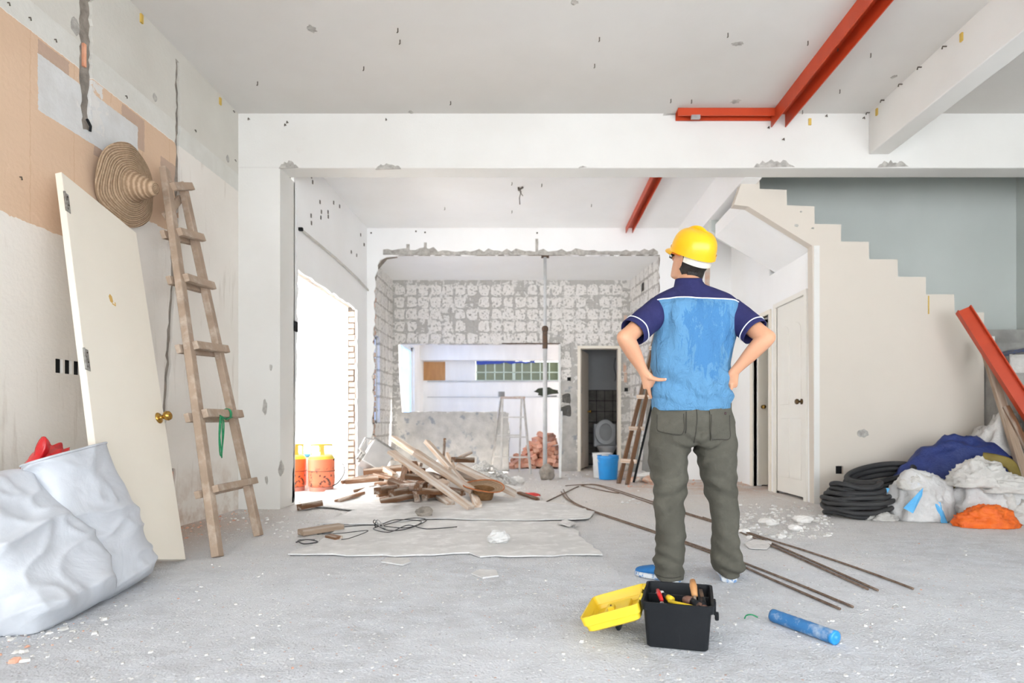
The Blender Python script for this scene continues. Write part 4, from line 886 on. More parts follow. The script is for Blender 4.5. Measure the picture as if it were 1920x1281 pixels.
# black wire on the plasterboard
m_wire = pm('black_wire', (.03, .03, .032), None, 9, .5)
wp = [(645, 988, .03), (700, 985, .03), (760, 990, .03), (790, 978, .03), (740, 975, .03), (705, 988, .04), (708, 975, .10), (722, 992, .19), (712, 987, .20), (703, 975, .16), (702, 982, .06), (730, 995, .03), (770, 990, .03), (800, 975, .03), (770, 972, .03), (720, 985, .04), (700, 992, .03), (730, 998, .03), (765, 985, .04), (800, 992, .03), (857, 988, .03)]
MB().tube(crom([G(x, y, z) for x, y, z in wp], 8), .0035, 6).build('black_wire', m_wire, smooth=True, label='loose loops of black wire on the plasterboard', cat='wire')
MB().tube(crom([G(x, y, .03) for x, y in ((595, 1002), (640, 1000), (690, 995), (660, 1008), (640, 1012))], 8), .003, 6).build('black_wire', m_wire, smooth=True, label='short black wire by the split plank', cat='wire')
MB().tube(crom([G(x, y, .02) for x, y in ((555, 1017), (575, 1012), (596, 1016), (570, 1020), (560, 1013), (590, 1012))], 6), .004, 6).build('black_wire', m_wire, smooth=True, label='tangle of dark wire at the left of the large sheet', cat='wire')
m_redscrap = pm('red_plastic_film', (.72, .07, .06), (.62, .05, .045), 9, .4, .4, 30)
mm = MB(); p = G(997, 930); mm.ell((0, 0, 0), .09, .05, .035, None, 16, 8); mm.v = [V(q.x*(1+.5*noise.noise(q*30)), q.y, max(0, q.z+.02*noise.noise(q*40)))+p for q in mm.v]; mm.build('red_plastic_scrap', m_redscrap, smooth=True, label='small red plastic scrap on the floor behind the boards', cat='scrap')

# ================================================================ gas cylinders in the yard
def gas_mat():
    N = NT('gas_bottle_paint'); co = N.coord('Object'); X = N.xyz(co); n = N.noise(co, 16, 6, .7); oi = N.n('ShaderNodeObjectInfo')
    h = N.n('ShaderNodeHueSaturation'); N.put(h.inputs['Color'], N.mix(N.ramp(N.noise(co, 5), .3, .7), (.80, .14, .03), (.74, .17, .06))); N.put(h.inputs['Saturation'], N.math('MULTIPLY_ADD', oi.outputs['Random'], .1, .92)); col = h.outputs[0]
    band_ = N.math('ABSOLUTE', N.math('SUBTRACT', X[2], .235))
    col = N.mix(N.math('MULTIPLY', N.ramp(n, .56, .60), N.ramp(N.math('ADD', X[2], N.math('MULTIPLY', n, .1)), .36, .28)), col, (.05, .035, .03))
    col = N.mix(N.ramp(X[2], .372, .376), col, (.72, .56, .06)); col = N.mix(N.ramp(X[2], .40, .44), col, (.78, .70, .52))
    return N.done(col, .45, 0, .4)
m_gas = gas_mat(); m_gasy = pm('gas_bottle_yellow', (.66, .47, .05), (.58, .36, .06), 14, .5); m_gasfoot = pm('gas_bottle_foot', (.60, .25, .18), (.50, .22, .17), 14, .7)
def gas(loc, label):
    o = thing('gas_cylinder', label, 'gas cylinder', loc, rnd.uniform(0, 1), 'gas cylinders in the yard')
    b = MB().lathe([(.03, .035), (.11, .04), (.145, .06), (.15, .10), (.15, .228), (.153, .232), (.153, .24), (.15, .244), (.15, .36), (.144, .39), (.12, .425), (.08, .447), (.03, .455)], 40).build('bottle', m_gas, o, local=True, smooth=True)
    MB().lathe([(.1535, .231), (.1545, .235), (.1535, .239)], 40, None, False).build('weld_seam', m_rust, o, local=True)
    MB().lathe([(.128, 0), (.132, 0), (.134, .045), (.128, .05)], 40, None, False).build('foot_ring', m_gasfoot, o, local=True)
    for k in range(4): a = k*math.pi/2+.3; MB().bar((.115*math.cos(a), .115*math.sin(a), .42), (.115*math.cos(a), .115*math.sin(a), .535), .045, .01, (math.cos(a), math.sin(a), 0)).build('collar_post', m_gasy, o, local=True)
    MB().lathe([(.112, .53), (.122, .53), (.124, .545), (.118, .55), (.110, .545)], 36, None, False).build('collar_ring', m_gasy, o, local=True)
    MB().lathe([(.018, .45), (.018, .48), (.028, .485), (.028, .505), (.008, .51)], 12).build('valve', m_brass, o, local=True)
    return o
p = G(603, 920); gas(p, 'orange gas cylinder nearest the timber pile, with black rust spots')
p2 = G(549, 920); gas(p2, 'brighter orange gas cylinder half hidden by the column')
MB().tube(crom([p+V(.15, -.02, .36), p+V(.18, -.03, .38), p+V(.24, .05, .30), p+V(.25, .05, .2), p+V(.2, .0, .10), p+V(.15, -.05, .06)], 6), .007, 6).build('gas_hose', m_black, smooth=True, label='black rubber hose hanging behind the gas cylinder', cat='hose')
pb = p+V(-.28, .32, 0); o = thing('plastic_bin', 'pale plastic bin with a blue lid between the gas cylinders', 'bin', pb)
MB().box(-.08, .08, -.08, .08, 0, .38).build('bin_body', m_white, o, local=True, bev=.01)
MB().box(-.085, .085, -.085, .085, .38, .42).build('bin_lid', pm('blue_lid', (.08, .35, .62), None, 9, .5), o, local=True, bev=.008)

# ================================================================ back area: stepladder, bricks, prop, buckets, toilet
o = thing('step_ladder', 'dusty metal stepladder standing before the low kitchen wall', 'ladder', (-.35, 9.5, 0))
m_alu = pm('dusty_aluminium', (.58, .56, .53), (.48, .46, .43), 14, .55, .1, 60, metal=.35)
FL0, FL1 = V(-.525, 9.24, 0), V(-.515, 9.50, 1.20); FR0, FR1 = V(-.065, 9.24, 0), V(-.185, 9.50, 1.20)
BL0, BL1 = V(-.72, 9.80, 0), V(-.545, 9.53, 1.20); BR0, BR1 = V(-.255, 9.72, 0), V(-.215, 9.53, 1.20)
for a, b, nm in ((FL0, FL1, 'front_rail'), (FR0, FR1, 'front_rail'), (BL0, BL1, 'rear_rail'), (BR0, BR1, 'rear_rail')): MB().bar(a, b, .03, .03).build(nm, m_alu, o)
for t in (.22, .48, .74): MB().bar(FL0.lerp(FL1, t), FR0.lerp(FR1, t), .05, .02).build('tread', m_alu, o)
for t in (.2, .5): MB().bar(BL0.lerp(BL1, t), BR0.lerp(BR1, t), .02, .02).build('rear_brace', m_alu, o)
MB().bar(FL1+V(-.03, 0, 0), FR1+V(.03, 0, 0), .07, .035).build('top_cap', pm('rusty_cap', (.42, .30, .25), (.52, .46, .42), 20, .7), o)
r = random.Random(17); cnt = 0
for lay in range(8):
    n = [9, 8, 7, 6, 5, 4, 3, 2][lay]
    for row in range(3 if lay < 3 else 2):
        for k in range(n):
            if r.random() < .12: continue
            cx = .02+(k-(n-1)/2)*.105+r.uniform(-.03, .03)+.012*lay*2; cy = 10.42+row*.16+lay*.045+r.uniform(-.03, .03)
            if cx > .46: continue
            M = Matrix.Translation((cx, cy, .055+lay*.073)) @ Matrix.Rotation(r.choice((0, 1.57))+r.uniform(-.6, .6), 4, 'Z') @ Matrix.Rotation(r.gauss(0, .28), 4, 'X') @ Matrix.Rotation(r.gauss(0, .28), 4, 'Y')
            ob = brick_obj(None, m_brick2, .215, .10, .07, M); tag(ob, 'new red brick in the loose heap behind the stepladder', 'brick', 'bricks heaped behind the stepladder'); cnt += 1
o = thing('steel_prop', 'adjustable steel prop holding up the hacked opening', 'prop', (.143, 8.38, 0))
MB().tube([(.143, 8.47, .12), (.143, 8.47, 2.05)], .03, 14).build('outer_tube', m_grey, o, smooth=True)
MB().tube([(.143, 8.47, 2.0), (.143, 8.47, ZH)], .022, 14).build('inner_tube', m_grey, o, smooth=True)
MB().lathe([(.032, 1.85), (.036, 1.86), (.036, 2.1), (.045, 2.11), (.045, 2.15), (.03, 2.17)], 14, Matrix.Translation((.143, 8.47, 0))).build('threaded_collar', m_rust, o)
MB().box(.08, .206, 8.40, 8.54, .10, .12).build('base_plate', m_rust, o)
MB().box(.09, .20, 8.42, 8.52, ZH-.012, ZH).build('head_plate', m_rust, o)
lump('mortar_block', (.17, 8.40, 0), .10, .10, .13, 31, m_mortar, 'rough mortar block under the steel prop foot', rough=.3)
ob = beam((.36, 8.55, .0), (.44, 9.8, .98), .035, .03, (1, 0, 0), 'white_batten', m_white, None); tag(ob, 'thin white batten leaning on the hatch jamb', 'batten')
def bucket(name, label, loc, r0, r1, h, mat, hm, tilt):
    o = thing(name, label, 'bucket', loc)
    MB().lathe([(.001, .004), (r0, .004), (r0+.003, .01), (r1-.004, h-.05), (r1+.004, h-.048), (r1+.004, h-.04), (r1, h-.036), (r1, h-.008), (r1+.009, h-.004), (r1+.009, h), (r1-.006, h), (r0-.004, .02), (.001, .02)], 36).build('pail', mat, o, local=True, smooth=False, auto=.6)
    pts = [V(-r1*math.cos(a)*1.03, -(r1*1.02)*math.sin(a)*math.cos(tilt), h-.03-(r1*1.02)*math.sin(a)*math.sin(tilt)) for a in [i*math.pi/16 for i in range(17)]]
    MB().tube(pts, .004, 6).build('bail_handle', hm, o, local=True, smooth=True)
    mid = pts[5:12]; MB().tube(mid, .010, 8).build('handle_grip', hm, o, local=True, smooth=True)
    return o
m_bluebucket = pm('bright_blue_plastic', (.015, .27, .68), (.02, .25, .62), 9, .35, spec=.5, c3=(.55, .62, .70), sc3=8, lo3=.66, hi3=.76)
b1 = bucket('blue_bucket', 'bright blue plastic bucket beside the leaning timbers', G(1140, 899), .125, .152, .34, m_bluebucket, m_white, R(48))
b2 = bucket('white_bucket', 'white plastic pail standing behind the blue bucket', V(.985, 8.72, 0), .125, .145, .36, m_white, m_steel, R(75))
# timbers leaning by the right-hand wall
lad = thing('narrow_ladder', 'narrow brown wooden ladder leaning right of the blue bucket', 'ladder', (1.16, 8.0, 0))
a0, a1 = G(1160, 907), P(1232, 615, 8.42); c0, c1 = G(1171, 909)+V(.03, -.02, 0), P(1240, 615, 8.32)
for a, b in ((a0, a1), (c0, c1)): beam(a, b, .05, .07, (0, -1, 0), 'rail', m_wood_dark, lad)
for t in (.14, .34, .54, .70, .86): a = a0.lerp(a1, t); b = c0.lerp(c1, t); beam(a+V(-.05, -.045, .0), b+V(.05, -.045, .0), .03, .055, (0, 0, 1), 'cleat', m_wood_pale, lad)
ob = beam(G(1187, 893)+V(0, .1, 0), P(1219, 668, 8.42), .26, .012, (-1, .6, .1), 'glass_sheet', pm('pale_green_board', (.56, .60, .57), (.62, .65, .62), 5, .3), None); tag(ob, 'pale greenish board leaning behind the narrow ladder', 'board')
ob = MB().tube([G(1188, 905), P(1228, 735, 8.25)], .016, 8).build('dark_pipe', m_dark, label='dark pipe leaning beside the pale greenish board', cat='pipe')
ob = beam(G(1209, 897), P(1224, 700, 8.33), .10, .05, (0, -1, 0), 'grey_post', m_conc, None); tag(ob, 'grey post standing behind the dark pipe', 'post')
for k, (x, y, s_) in enumerate(((1200, 898, .12), (1212, 902, .14), (1190, 904, .08), (1222, 906, .12))):
    p = G(x, y); lump('plaster_lump', (p.x, p.y, 0), s_, s_, s_*.5, 50+k, m_dustwhite if k < 2 else m_oldbrick, ['white plaster rubble right of the narrow ladder foot', 'larger white plaster rubble before the grey post', 'small reddish rubble at the dark pipe foot', 'reddish rubble beside the worker left knee'][k], group='rubble under the leaning timbers')
# toilet door frame, door and toilet
q = MB().box(dl, dl+.05, D3-.02, D3+.14, 0, dz-.045).box(dr-.05, dr, D3-.02, D3+.14, 0, dz-.045).box(dl, dr, D3-.02, D3+.14, dz-.045, dz).build('trim_3', m_doorcream, kind='structure', label='cream frame of the toilet doorway')
d3 = thing('door_3', 'pale beige toilet door swung inwards', None, (dl+.06, D3+.14, 0), R(74)); d3['kind'] = 'structure'
MB().box(0, .62, -.018, .018, .03, dz-.05).build('door_leaf', pm('beige_door', (.58, .52, .45), (.54, .48, .41), 3, .5), d3, local=True)
for z in (.35, 1.35): MB().box(-.012, .02, -.024, -.018, z-.05, z+.05).build('hinge', m_chrome, d3, local=True)
MB().lathe([(.03, 0), (.01, .01), (.01, .03), (.028, .045), (.02, .06), (.001, .062)], 14, Matrix.Translation((.56, -.018, 1.0)) @ Matrix.Rotation(math.pi/2, 4, 'X')).build('door_knob', m_brass, d3, local=True, smooth=True)
tl = thing('toilet', 'grey white toilet with its seat raised', 'toilet', (1.28, 10.75, 0))
m_porc = pm('dull_porcelain', (.55, .57, .59), (.50, .52, .54), 4, .3, spec=.5)
MB().lathe([(.10, 0), (.11, .02), (.085, .10), (.10, .22), (.17, .34), (.19, .38), (.185, .395), (.15, .395), (.12, .30), (.05, .22), (.001, .21)], 28, Matrix.Translation((1.28, 10.65, 0)) @ Matrix.Diagonal((.95, 1.2, 1, 1))).build('bowl', m_porc, tl, smooth=True)
MB().box(1.08, 1.48, 10.92, 11.12, .36, .78).build('cistern', m_porc, tl, bev=.02)
def ringplate(rx, rz, ix, iz, M, th):
    o_ = [(rx*math.cos(a), rz*math.sin(a)) for a in [i*2*math.pi/36 for i in range(36)]]; i_ = [(ix*math.cos(a), iz*math.sin(a)) for a in [i*2*math.pi/36 for i in range(36)]]
    b = MB().skin(o_, [i_] if ix else [], (0, 0, 0), (1, 0, 0), (0, 0, 1), (0, -1, 0), th); b.v = [M @ q for q in b.v]; return b
ringplate(.185, .23, .115, .155, Matrix.Translation((1.28, 10.82, .63)) @ Matrix.Rotation(R(-8), 4, 'X'), .02).build('seat', m_porc, tl, bev=.004)
ringplate(.19, .235, 0, 0, Matrix.Translation((1.28, 10.86, .63)) @ Matrix.Rotation(R(-8), 4, 'X'), .015).build('lid', pm('seat_lid', (.42, .43, .44), None, 4, .4), tl, bev=.004)
MB().tube(crom([(1.36, 10.1, 1.9), (1.34, 10.12, 1.75), (1.37, 10.1, 1.6), (1.35, 10.1, 1.5)], 5), .006, 6).build('loose_cable', m_wire, smooth=True, label='loose cable hanging in the toilet doorway', cat='cable')

# ================================================================ rebar, pipe, floor bits
m_rebar = pm('rebar', (.15, .095, .065), (.24, .18, .14), 40, .75, .4, 200, metal=.2)
bars = [([(1052, 922), (1062, 935), (1100, 955), (1230, 1000), (1340, 1040), (1460, 1092), (1575, 1142)], 'rebar rod curving from the hooped end to the blue pipe'),
        ([(1056, 918), (1070, 938), (1110, 957), (1235, 999), (1345, 1037), (1470, 1085), (1599, 1138)], 'rebar rod lying just behind the frontmost rod'),
        ([(1020, 943), (1060, 924), (1090, 911), (1125, 910), (1220, 940), (1300, 966), (1385, 993), (1500, 1042), (1646, 1107)], 'bent rebar rod hooked at its far end'),
        ([(1060, 911), (1110, 909), (1150, 920), (1220, 944), (1300, 968), (1380, 995), (1490, 1043), (1627, 1105)], 'rebar rod close beside the hooked rod'),
        ([(1318, 970), (1425, 1006), (1520, 1036), (1620, 1070), (1712, 1104)], 'straight rebar rod farthest to the right'),
        ([(1090, 911), (1130, 920), (1160, 925)], 'short rebar offcut behind the others')]
for k, (pp, lab) in enumerate(bars): MB().tube(crom([G(x, y, .008) for x, y in pp], 10), .0062, 8).build('rebar_rod', m_rebar, smooth=True, label=lab, cat='rebar', group='rebar rods on the floor')
a, b = G(1449, 1154, .026), G(1566, 1196, .026); d, sd, up = frame_from(b-a)
m_bluepipe = pm('dusty_blue_plastic', (.03, .15, .36), (.05, .19, .42), 6, .5, .2, 30, c3=(.45, .52, .60), sc3=16, lo3=.5, hi3=.7)
o = thing('blue_pipe', 'dusty blue wrapped pipe lying on the floor at the right', 'pipe', (a+b)/2-V(0, 0, .026))
n = 30; rings = [[a.lerp(b, i/n)+(sd*math.cos(t)+up*math.sin(t))*(.0255+.0015*noise.noise(V(i*.7, t*1.5, 2))) for t in [k*2*math.pi/20 for k in range(20)]] for i in range(n+1)]
MB().loft(rings).build('pipe_sleeve', m_bluepipe, o, smooth=True)
M = Matrix(((sd.x, up.x, d.x, 0), (sd.y, up.y, d.y, 0), (sd.z, up.z, d.z, 0), (0, 0, 0, 1))); M.translation = b
MB().lathe([(.026, -.012), (.026, .003), (.018, .006), (.012, .003), (.008, .010), (.001, .011)], 18, M).build('end_cap', m_bluebucket, o, smooth=True)
MB().tube(crom([G(1396, 1160, .004), G(1400, 1154, .012), G(1410, 1153, .012), G(1421, 1158, .004)], 5), .0028, 6).build('green_string', m_cord, smooth=True, label='short curl of green string on the floor', cat='string')
MB().tube([G(1474, 1171, .004), G(1482, 1171, .005), G(1497, 1176, .004)], .003, 6).build('twig', m_wood_dark, label='small dark twig beside the blue pipe', cat='twig')
p = G(1505, 1179); lump('brick_bit', (p.x, p.y, 0), .012, .008, .008, 71, m_rubred, 'brick bit touching the blue pipe')
mm = MB().tube(crom([G(1675, 1135, .01), G(1680, 1133, .015), G(1684, 1137, .006), G(1674, 1138, .006)], 4), .003, 6); mm.build('metal_clip', m_steel, label='tiny metal clip on the floor at far right', cat='clip')
m_clearbag = pm('thin_clear_film', (.72, .70, .69), None, 9, .25, .5, 30)
sheet([(1395, 1022), (1415, 1016), (1448, 1020), (1438, 1032), (1405, 1031)], 0, 8, 'thin plastic film scrap beside the right boot', 'plastic_film', .02, .003, m_clearbag, 'scrap')

# ================================================================ toolbox
tb = thing('toolbox', 'small black toolbox with a yellow lid thrown open', 'toolbox', (.533, 2.225, 0), R(-15))
def rbox(hx, hy, z, r, n=5):
    out = []
    for cx, cy, a0_ in ((hx-r, hy-r, 0), (-hx+r, hy-r, 90), (-hx+r, -hy+r, 180), (hx-r, -hy+r, 270)):
        for k in range(n): a = R(a0_+90*k/(n-1)); out.append(V(cx+r*math.cos(a), cy+r*math.sin(a), z))
    return out
hx, hy, hz = .122, .146, .166
rings = [rbox(hx-.022, hy-.022, .002, .012), rbox(hx-.016, hy-.016, .008, .016), rbox(hx-.006, hy-.006, hz-.03, .018), rbox(hx+.002, hy+.002, hz-.028, .02), rbox(hx+.004, hy+.004, hz, .02), rbox(hx-.006, hy-.006, hz, .015), rbox(hx-.010, hy-.010, hz-.03, .014), rbox(hx-.02, hy-.02, .012, .01)]
MB().loft(rings).build('tray', m_black, tb, local=True, auto=.7)
MB().box(-hx+.012, hx-.012, .012, .018, .02, hz-.012).build('divider', m_black, tb, local=True)
MB().box(.006, .012, -hy+.012, .012, .02, hz-.03).build('divider', m_black, tb, local=True)
MB().box(hx-.05, hx-.044, -hy+.012, hy-.012, .09, hz-.008).build('side_slot', m_black, tb, local=True)
q = MB().box(hx+.002, hx+.012, -.06, -.02, hz-.055, hz-.005).box(hx+.008, hx+.022, -.055, -.025, hz-.075, hz-.05).build('latch', m_black, tb, local=True, bev=.003)
q = MB()
for yy in (-.07, .07):
    for k in range(4): q.tube([(-hx-.007, yy-.024+k*.014, hz-.004), (-hx-.007, yy-.014+k*.014, hz-.004)], .006, 8)
m_yel = pm('yellow_plastic', (.78, .56, .03), (.74, .52, .028), 5, .38, spec=.45)
q.build('hinge', m_yel, tb, local=True)
# lid: hinged on the long left edge, thrown back and tipped down to the left
Ml = Matrix.Translation((-hx-.012, 0, hz-.008)) @ Matrix.Rotation(R(-19), 4, 'Y') @ Matrix.Rotation(0, 4, 'X')
lx = .112
def lr(hx_, hy_, z, r): return [Ml @ (v+V(-lx, 0, 0)) for v in rbox(hx_, hy_, z, r)]
rings = [lr(lx-.022, hy-.022, -.062, .02), lr(lx-.012, hy-.012, -.056, .022), lr(lx-.010, hy-.010, -.036, .022), lr(lx-.003, hy-.003, -.033, .022), lr(lx, hy, 0, .022), lr(lx-.005, hy-.005, 0, .018), lr(lx-.008, hy-.008, -.033, .018), lr(lx-.016, hy-.016, -.052, .015)]
ld = MB().loft(rings).build('lid', m_yel, tb, local=True, auto=.7)
MB().box(-lx-.05, -lx+.05, -.105, .105, -.055, -.032, Ml).build('lid_rib', m_yel, ld, local=True, bev=.008)
MB().box(-lx-.03, -lx-.005, -.02, .02, -.035, -.018, Ml).build('lid_boss', m_yel, ld, local=True, bev=.003)
MB().ell((0, 0, 0), .004, .004, .003, Ml @ Matrix.Translation((-lx-.017, 0, -.017)), 8, 4).build('boss_hole', m_dark, ld, local=True)
MB().tube([Ml @ V(-lx, -.075, -.055), Ml @ V(-lx, -.075, -.085), Ml @ V(-lx, .075, -.085), Ml @ V(-lx, .075, -.055)], .010, 8).build('carry_handle', m_black, ld, local=True)
Tm = wm(tb)
def tw(*a): return Tm @ V(*a)
def tool(name, label, cat, parts):
    o = thing(name, label, cat, parts[0][2][0])
    for nm, mat, pts, rad, fl in parts: MB().tube(pts, rad, 10, flat=fl).build(nm, mat, o, smooth=True)
    return o
m_toolwood = pm('tool_handle_wood', (.52, .27, .11), (.42, .20, .075), 12, .5); m_brownp = pm('brown_rubber', (.16, .075, .05), None, 9, .5)
m_redg = pm('red_grip', (.55, .02, .02), None, 9, .35); m_yelt = pm('yellow_tool', (.72, .50, .02), None, 9, .4)
tool('chisel', 'wood-handled chisel standing out of the toolbox', 'chisel', [('handle', m_toolwood, [tw(.052, .045, .205), tw(.055, .02, .19), tw(.06, -.02, .165)], [.010, .014, .011], .9), ('blade', m_steel, [tw(.06, -.02, .165), tw(.066, -.07, .13)], .005, .6)])
tool('mallet', 'brown headed hammer lying in the toolbox', 'hammer', [('head', m_brownp, [tw(.02, -.045, .155), tw(.035, -.05, .155), tw(.05, -.055, .155)], [.012, .018, .016], 1), ('handle', m_black, [tw(.05, -.058, .155), tw(.075, -.085, .15)], .014, 1), ('grip_end', m_brownp, [tw(.075, -.09, .15), tw(.098, -.115, .15)], [.014, .011], 1)])
tool('pliers', 'red gripped pliers at the edge of the toolbox', 'pliers', [('grip', m_redg, [tw(-.075, .02, .165), tw(-.068, -.03, .168), tw(-.055, -.075, .155)], [.007, .009, .007], 1), ('jaw', m_steel, [tw(-.055, -.08, .15), tw(-.045, -.11, .14)], .007, .7)])
tool('screwdriver', 'black and yellow screwdriver in the toolbox', 'screwdriver', [('handle', m_yelt, [tw(-.02, -.06, .155), tw(-.035, -.04, .158)], [.013, .012], 1), ('handle_end', m_black, [tw(-.037, -.037, .158), tw(-.055, -.02, .16)], [.013, .010], 1), ('shaft', m_steel, [tw(-.02, -.06, .155), tw(.0, -.1, .15)], .003, 1)])
tool('folding_rule', 'yellow folding rule along the near edge of the toolbox', 'ruler', [('rule', m_yelt, [tw(-.03, -.085, .158), tw(.05, -.12, .155)], .009, .6)])
ob = MB().box(-.045, -.01, .03, .06, .10, .135, Tm).build('white_plug', m_white, bev=.004, label='white plug block in the toolbox', cat='plug')
ob = MB().box(-.085, -.055, .05, .085, .11, .148, Tm).build('white_socket', m_white, bev=.004, label='white socket box at the back of the toolbox', cat='socket')
tool('file', 'steel file along the right side of the toolbox', 'file', [('blade', m_rust, [tw(.082, .09, .16), tw(.088, -.03, .158)], .007, .5), ('handle', m_black, [tw(.088, -.03, .158), tw(.092, -.11, .155)], .010, 1)])

# ================================================================ right-hand heap
def hose_coil(name, label, c, rad, turns, hr_, seed, height, squash=1.0):
    r = random.Random(seed); pts = []; seg = 44
    ph = [r.uniform(0, 6) for _ in range(4)]
    rads = [rad*r.uniform(.62, 1.02) for _ in range(turns+2)]; zs = [hr_+height*k/turns for k in range(turns+2)]
    for k in range(turns*seg+1):
        t = k/seg; i = int(t); f = t-i
        rr = rads[i]*(1-f)+rads[i+1]*f; z = zs[i]*(1-f)+zs[i+1]*f
        rr *= (1-.35*(z/(height+.01))**2)
        a = 2*math.pi*t
        pts.append(Vector(c)+V(rr*math.cos(a), rr*squash*math.sin(a), z+.012*math.sin(2*a+ph[i % 4])+.008*math.sin(3*a+ph[(i+1) % 4])))
        if pts[-1].z < hr_: pts[-1].z = hr_
    return MB().tube(pts, hr_, 10).build(name, m_hose, smooth=True, label=label, cat='hose')
m_hose = pm('black_ribbed_hose', (.030, .030, .032), (.045, .044, .044), 6, .6, .4, 160)
hose_coil('hose_coil', 'large coil of black hose on the floor by the stair wall', (2.74, 5.10, 0), .325, 13, .020, 3, .26, .8)
o = MB()
for k, (dz_, rr) in enumerate(((.30, .27), (.345, .26), (.25, .28))):
    c = V(3.13, 5.42, dz_); o.tube([c+V(rr*1.1*math.cos(a), .17*math.sin(a), .045*math.sin(a+.3)+.05*math.cos(a)) for a in [i*2*math.pi/40 for i in range(40)]], .026, 10, closed=True)
o.build('hose_coil', m_hose, smooth=True, label='thick black hose coil resting behind the white bags', cat='hose')
def cloth_heap(name, label, cat, mat, c, sx, sy, sz, seed, fold=.25, k=1.0, n=56, m=36, shape=None, parent=None):
    mm = MB(); off = V(seed*5.1, seed*2.3, seed); rings = []
    for i in range(m+1):
        v = i/m; ring = []
        for q in range(n):
            a = 2*math.pi*q/n; rr = math.sin(math.pi*.5*min(1, v*1.02))**.8 if shape is None else shape(v)
            zz_ = math.cos(math.pi*.5*v)
            d_ = V(math.cos(a), math.sin(a), 0); p = V(d_.x*rr, d_.y*rr, zz_)
            s_ = 1+fold*(.5*noise.noise(p*1.7*k+off)*1.5+(.35-abs(noise.noise(p*3.4*k+off)))*.9+(.3-abs(noise.noise(p*6*k+off)))*.22)
            ring.append(V(c[0]+p.x*sx*s_, c[1]+p.y*sy*s_, max(c[2]+.002, c[2]+p.z*sz*s_)))
        rings.append(ring)
    mm.loft(rings)
    return mm.build(name, mat, parent, smooth=True, **({} if parent else dict(label=label, cat=cat)))
m_tarp = pm('navy_tarpaulin', (.013, .025, .12), (.022, .04, .17), 5, .5, .5, 18, spec=.4, bdist=.03)
m_olive = pm('olive_tarp_lining', (.21, .155, .035), (.15, .11, .025), 7, .6, .4, 20)
m_rag = pm('white_rag', (.56, .54, .51), (.48, .46, .43), 9, .9, .7, 8, bdist=.04)
m_bagw = pm('white_bag_plastic', (.58, .57, .56), (.49, .48, .47), 8, .4, .7, 7, bdist=.04, c3=(.50, .56, .64), sc3=6, lo3=.62, hi3=.7)
m_bagb = pm('sky_blue_bag_print', (.13, .46, .78), (.10, .38, .70), 8, .4, .5, 16)
m_bagclear = pm('cloudy_plastic_sheet', (.52, .50, .47), (.46, .44, .415), 6, .3, .7, 7, bdist=.04)
m_orange = pm('orange_mesh_bag', (.78, .16, .02), (.66, .11, .015), 12, .45, .7, 25, bdist=.02)
tp = thing('blue_tarpaulin', 'navy blue tarpaulin heaped against the stair wall', 'tarpaulin', (3.75, 5.45, 0))
cloth_heap('tarp_cover', '', '', m_tarp, (3.88, 5.44, 0), .76, .36, .66, 4, .22, .9, parent=tp, shape=lambda v: (v*1.03)**.9)
# folded-back olive lining at the tarp mouth
pts = [P(1842, 858, 5.12), P(1868, 862, 5.06), P(1895, 872, 5.04), P(1905, 900, 5.05), P(1890, 915, 5.05)]
MB().tube(crom(pts, 6), [(.045, .012)]*25, 8, ref=(0, 1, 0)).build('lining_fold', m_olive, tp, smooth=True)
pts = [P(1772, 925, 5.06), P(1790, 918, 5.0), P(1806, 914, 4.97)]
MB().tube(crom(pts, 6), [(.05, .015)]*13, 8, ref=(0, 1, 0)).build('lining_fold', m_olive, tp, smooth=True)
b1 = thing('white_bag', 'crumpled white bag with sky blue print beside the hose coil', 'bag', (3.20, 4.98, 0))
cloth_heap('bag_body', '', '', m_bagw, (3.21, 4.98, 0), .255, .20, .375, 7, .24, 1.0, parent=b1, shape=lambda v: .80*(min(1, v*1.6)**.5)+.20*v)
cloth_heap('bag_top', '', '', m_rag, (3.15, 4.93, .25), .15, .11, .13, 8, .35, 1.1, parent=b1)
def flap(pts, name, mat, parent, th=.006):
    vs = [Vector(p) for p in pts]; c = sum(vs, V(0, 0, 0))/len(vs); b = MB(); n_ = len(vs)
    nn = (vs[1]-vs[0]).cross(vs[2]-vs[0]).normalized()
    if nn.y > 0: nn = -nn
    cc = c+nn*.02
    b.add(vs+[cc]+[v-nn*th for v in vs]+[cc-nn*th], [(i, (i+1) % n_, n_) for i in range(n_)]+[(n_+1+(i+1) % n_, n_+1+i, 2*n_+1) for i in range(n_)]+[(i, n_+1+i, n_+1+(i+1) % n_, (i+1) % n_) for i in range(n_)])
    return b.build(name, mat, parent)
flap([P(1694, 953, 4.72), P(1731, 915, 4.70), P(1729, 930, 4.70), P(1712, 963, 4.70)], 'printed_flap', m_bagb, b1)
flap([P(1750, 940, 4.80), P(1763, 942, 4.79), P(1777, 981, 4.76), P(1765, 981, 4.76)], 'printed_flap', m_bagb, b1)
flap([P(1661, 915, 4.85), P(1668, 916, 4.83), P(1664, 925, 4.84)], 'printed_flap', m_bagb, b1)
b2 = thing('white_bag', 'large white bag with a knotted rag top in front of the tarpaulin', 'bag', (3.75, 4.9, 0))
cloth_heap('bag_body', '', '', m_bagw, (3.78, 4.93, 0), .36, .22, .37, 12, .22, .9, parent=b2, shape=lambda v: .78*(min(1, v*1.5)**.5)+.22*v)
cloth_heap('rag_knot', '', '', m_rag, (3.62, 4.88, .28), .20, .14, .20, 13, .42, 1.1, parent=b2)
cloth_heap('rag_drape', '', '', m_rag, (3.80, 4.84, .24), .22, .14, .14, 14, .35, 1.0, parent=b2)
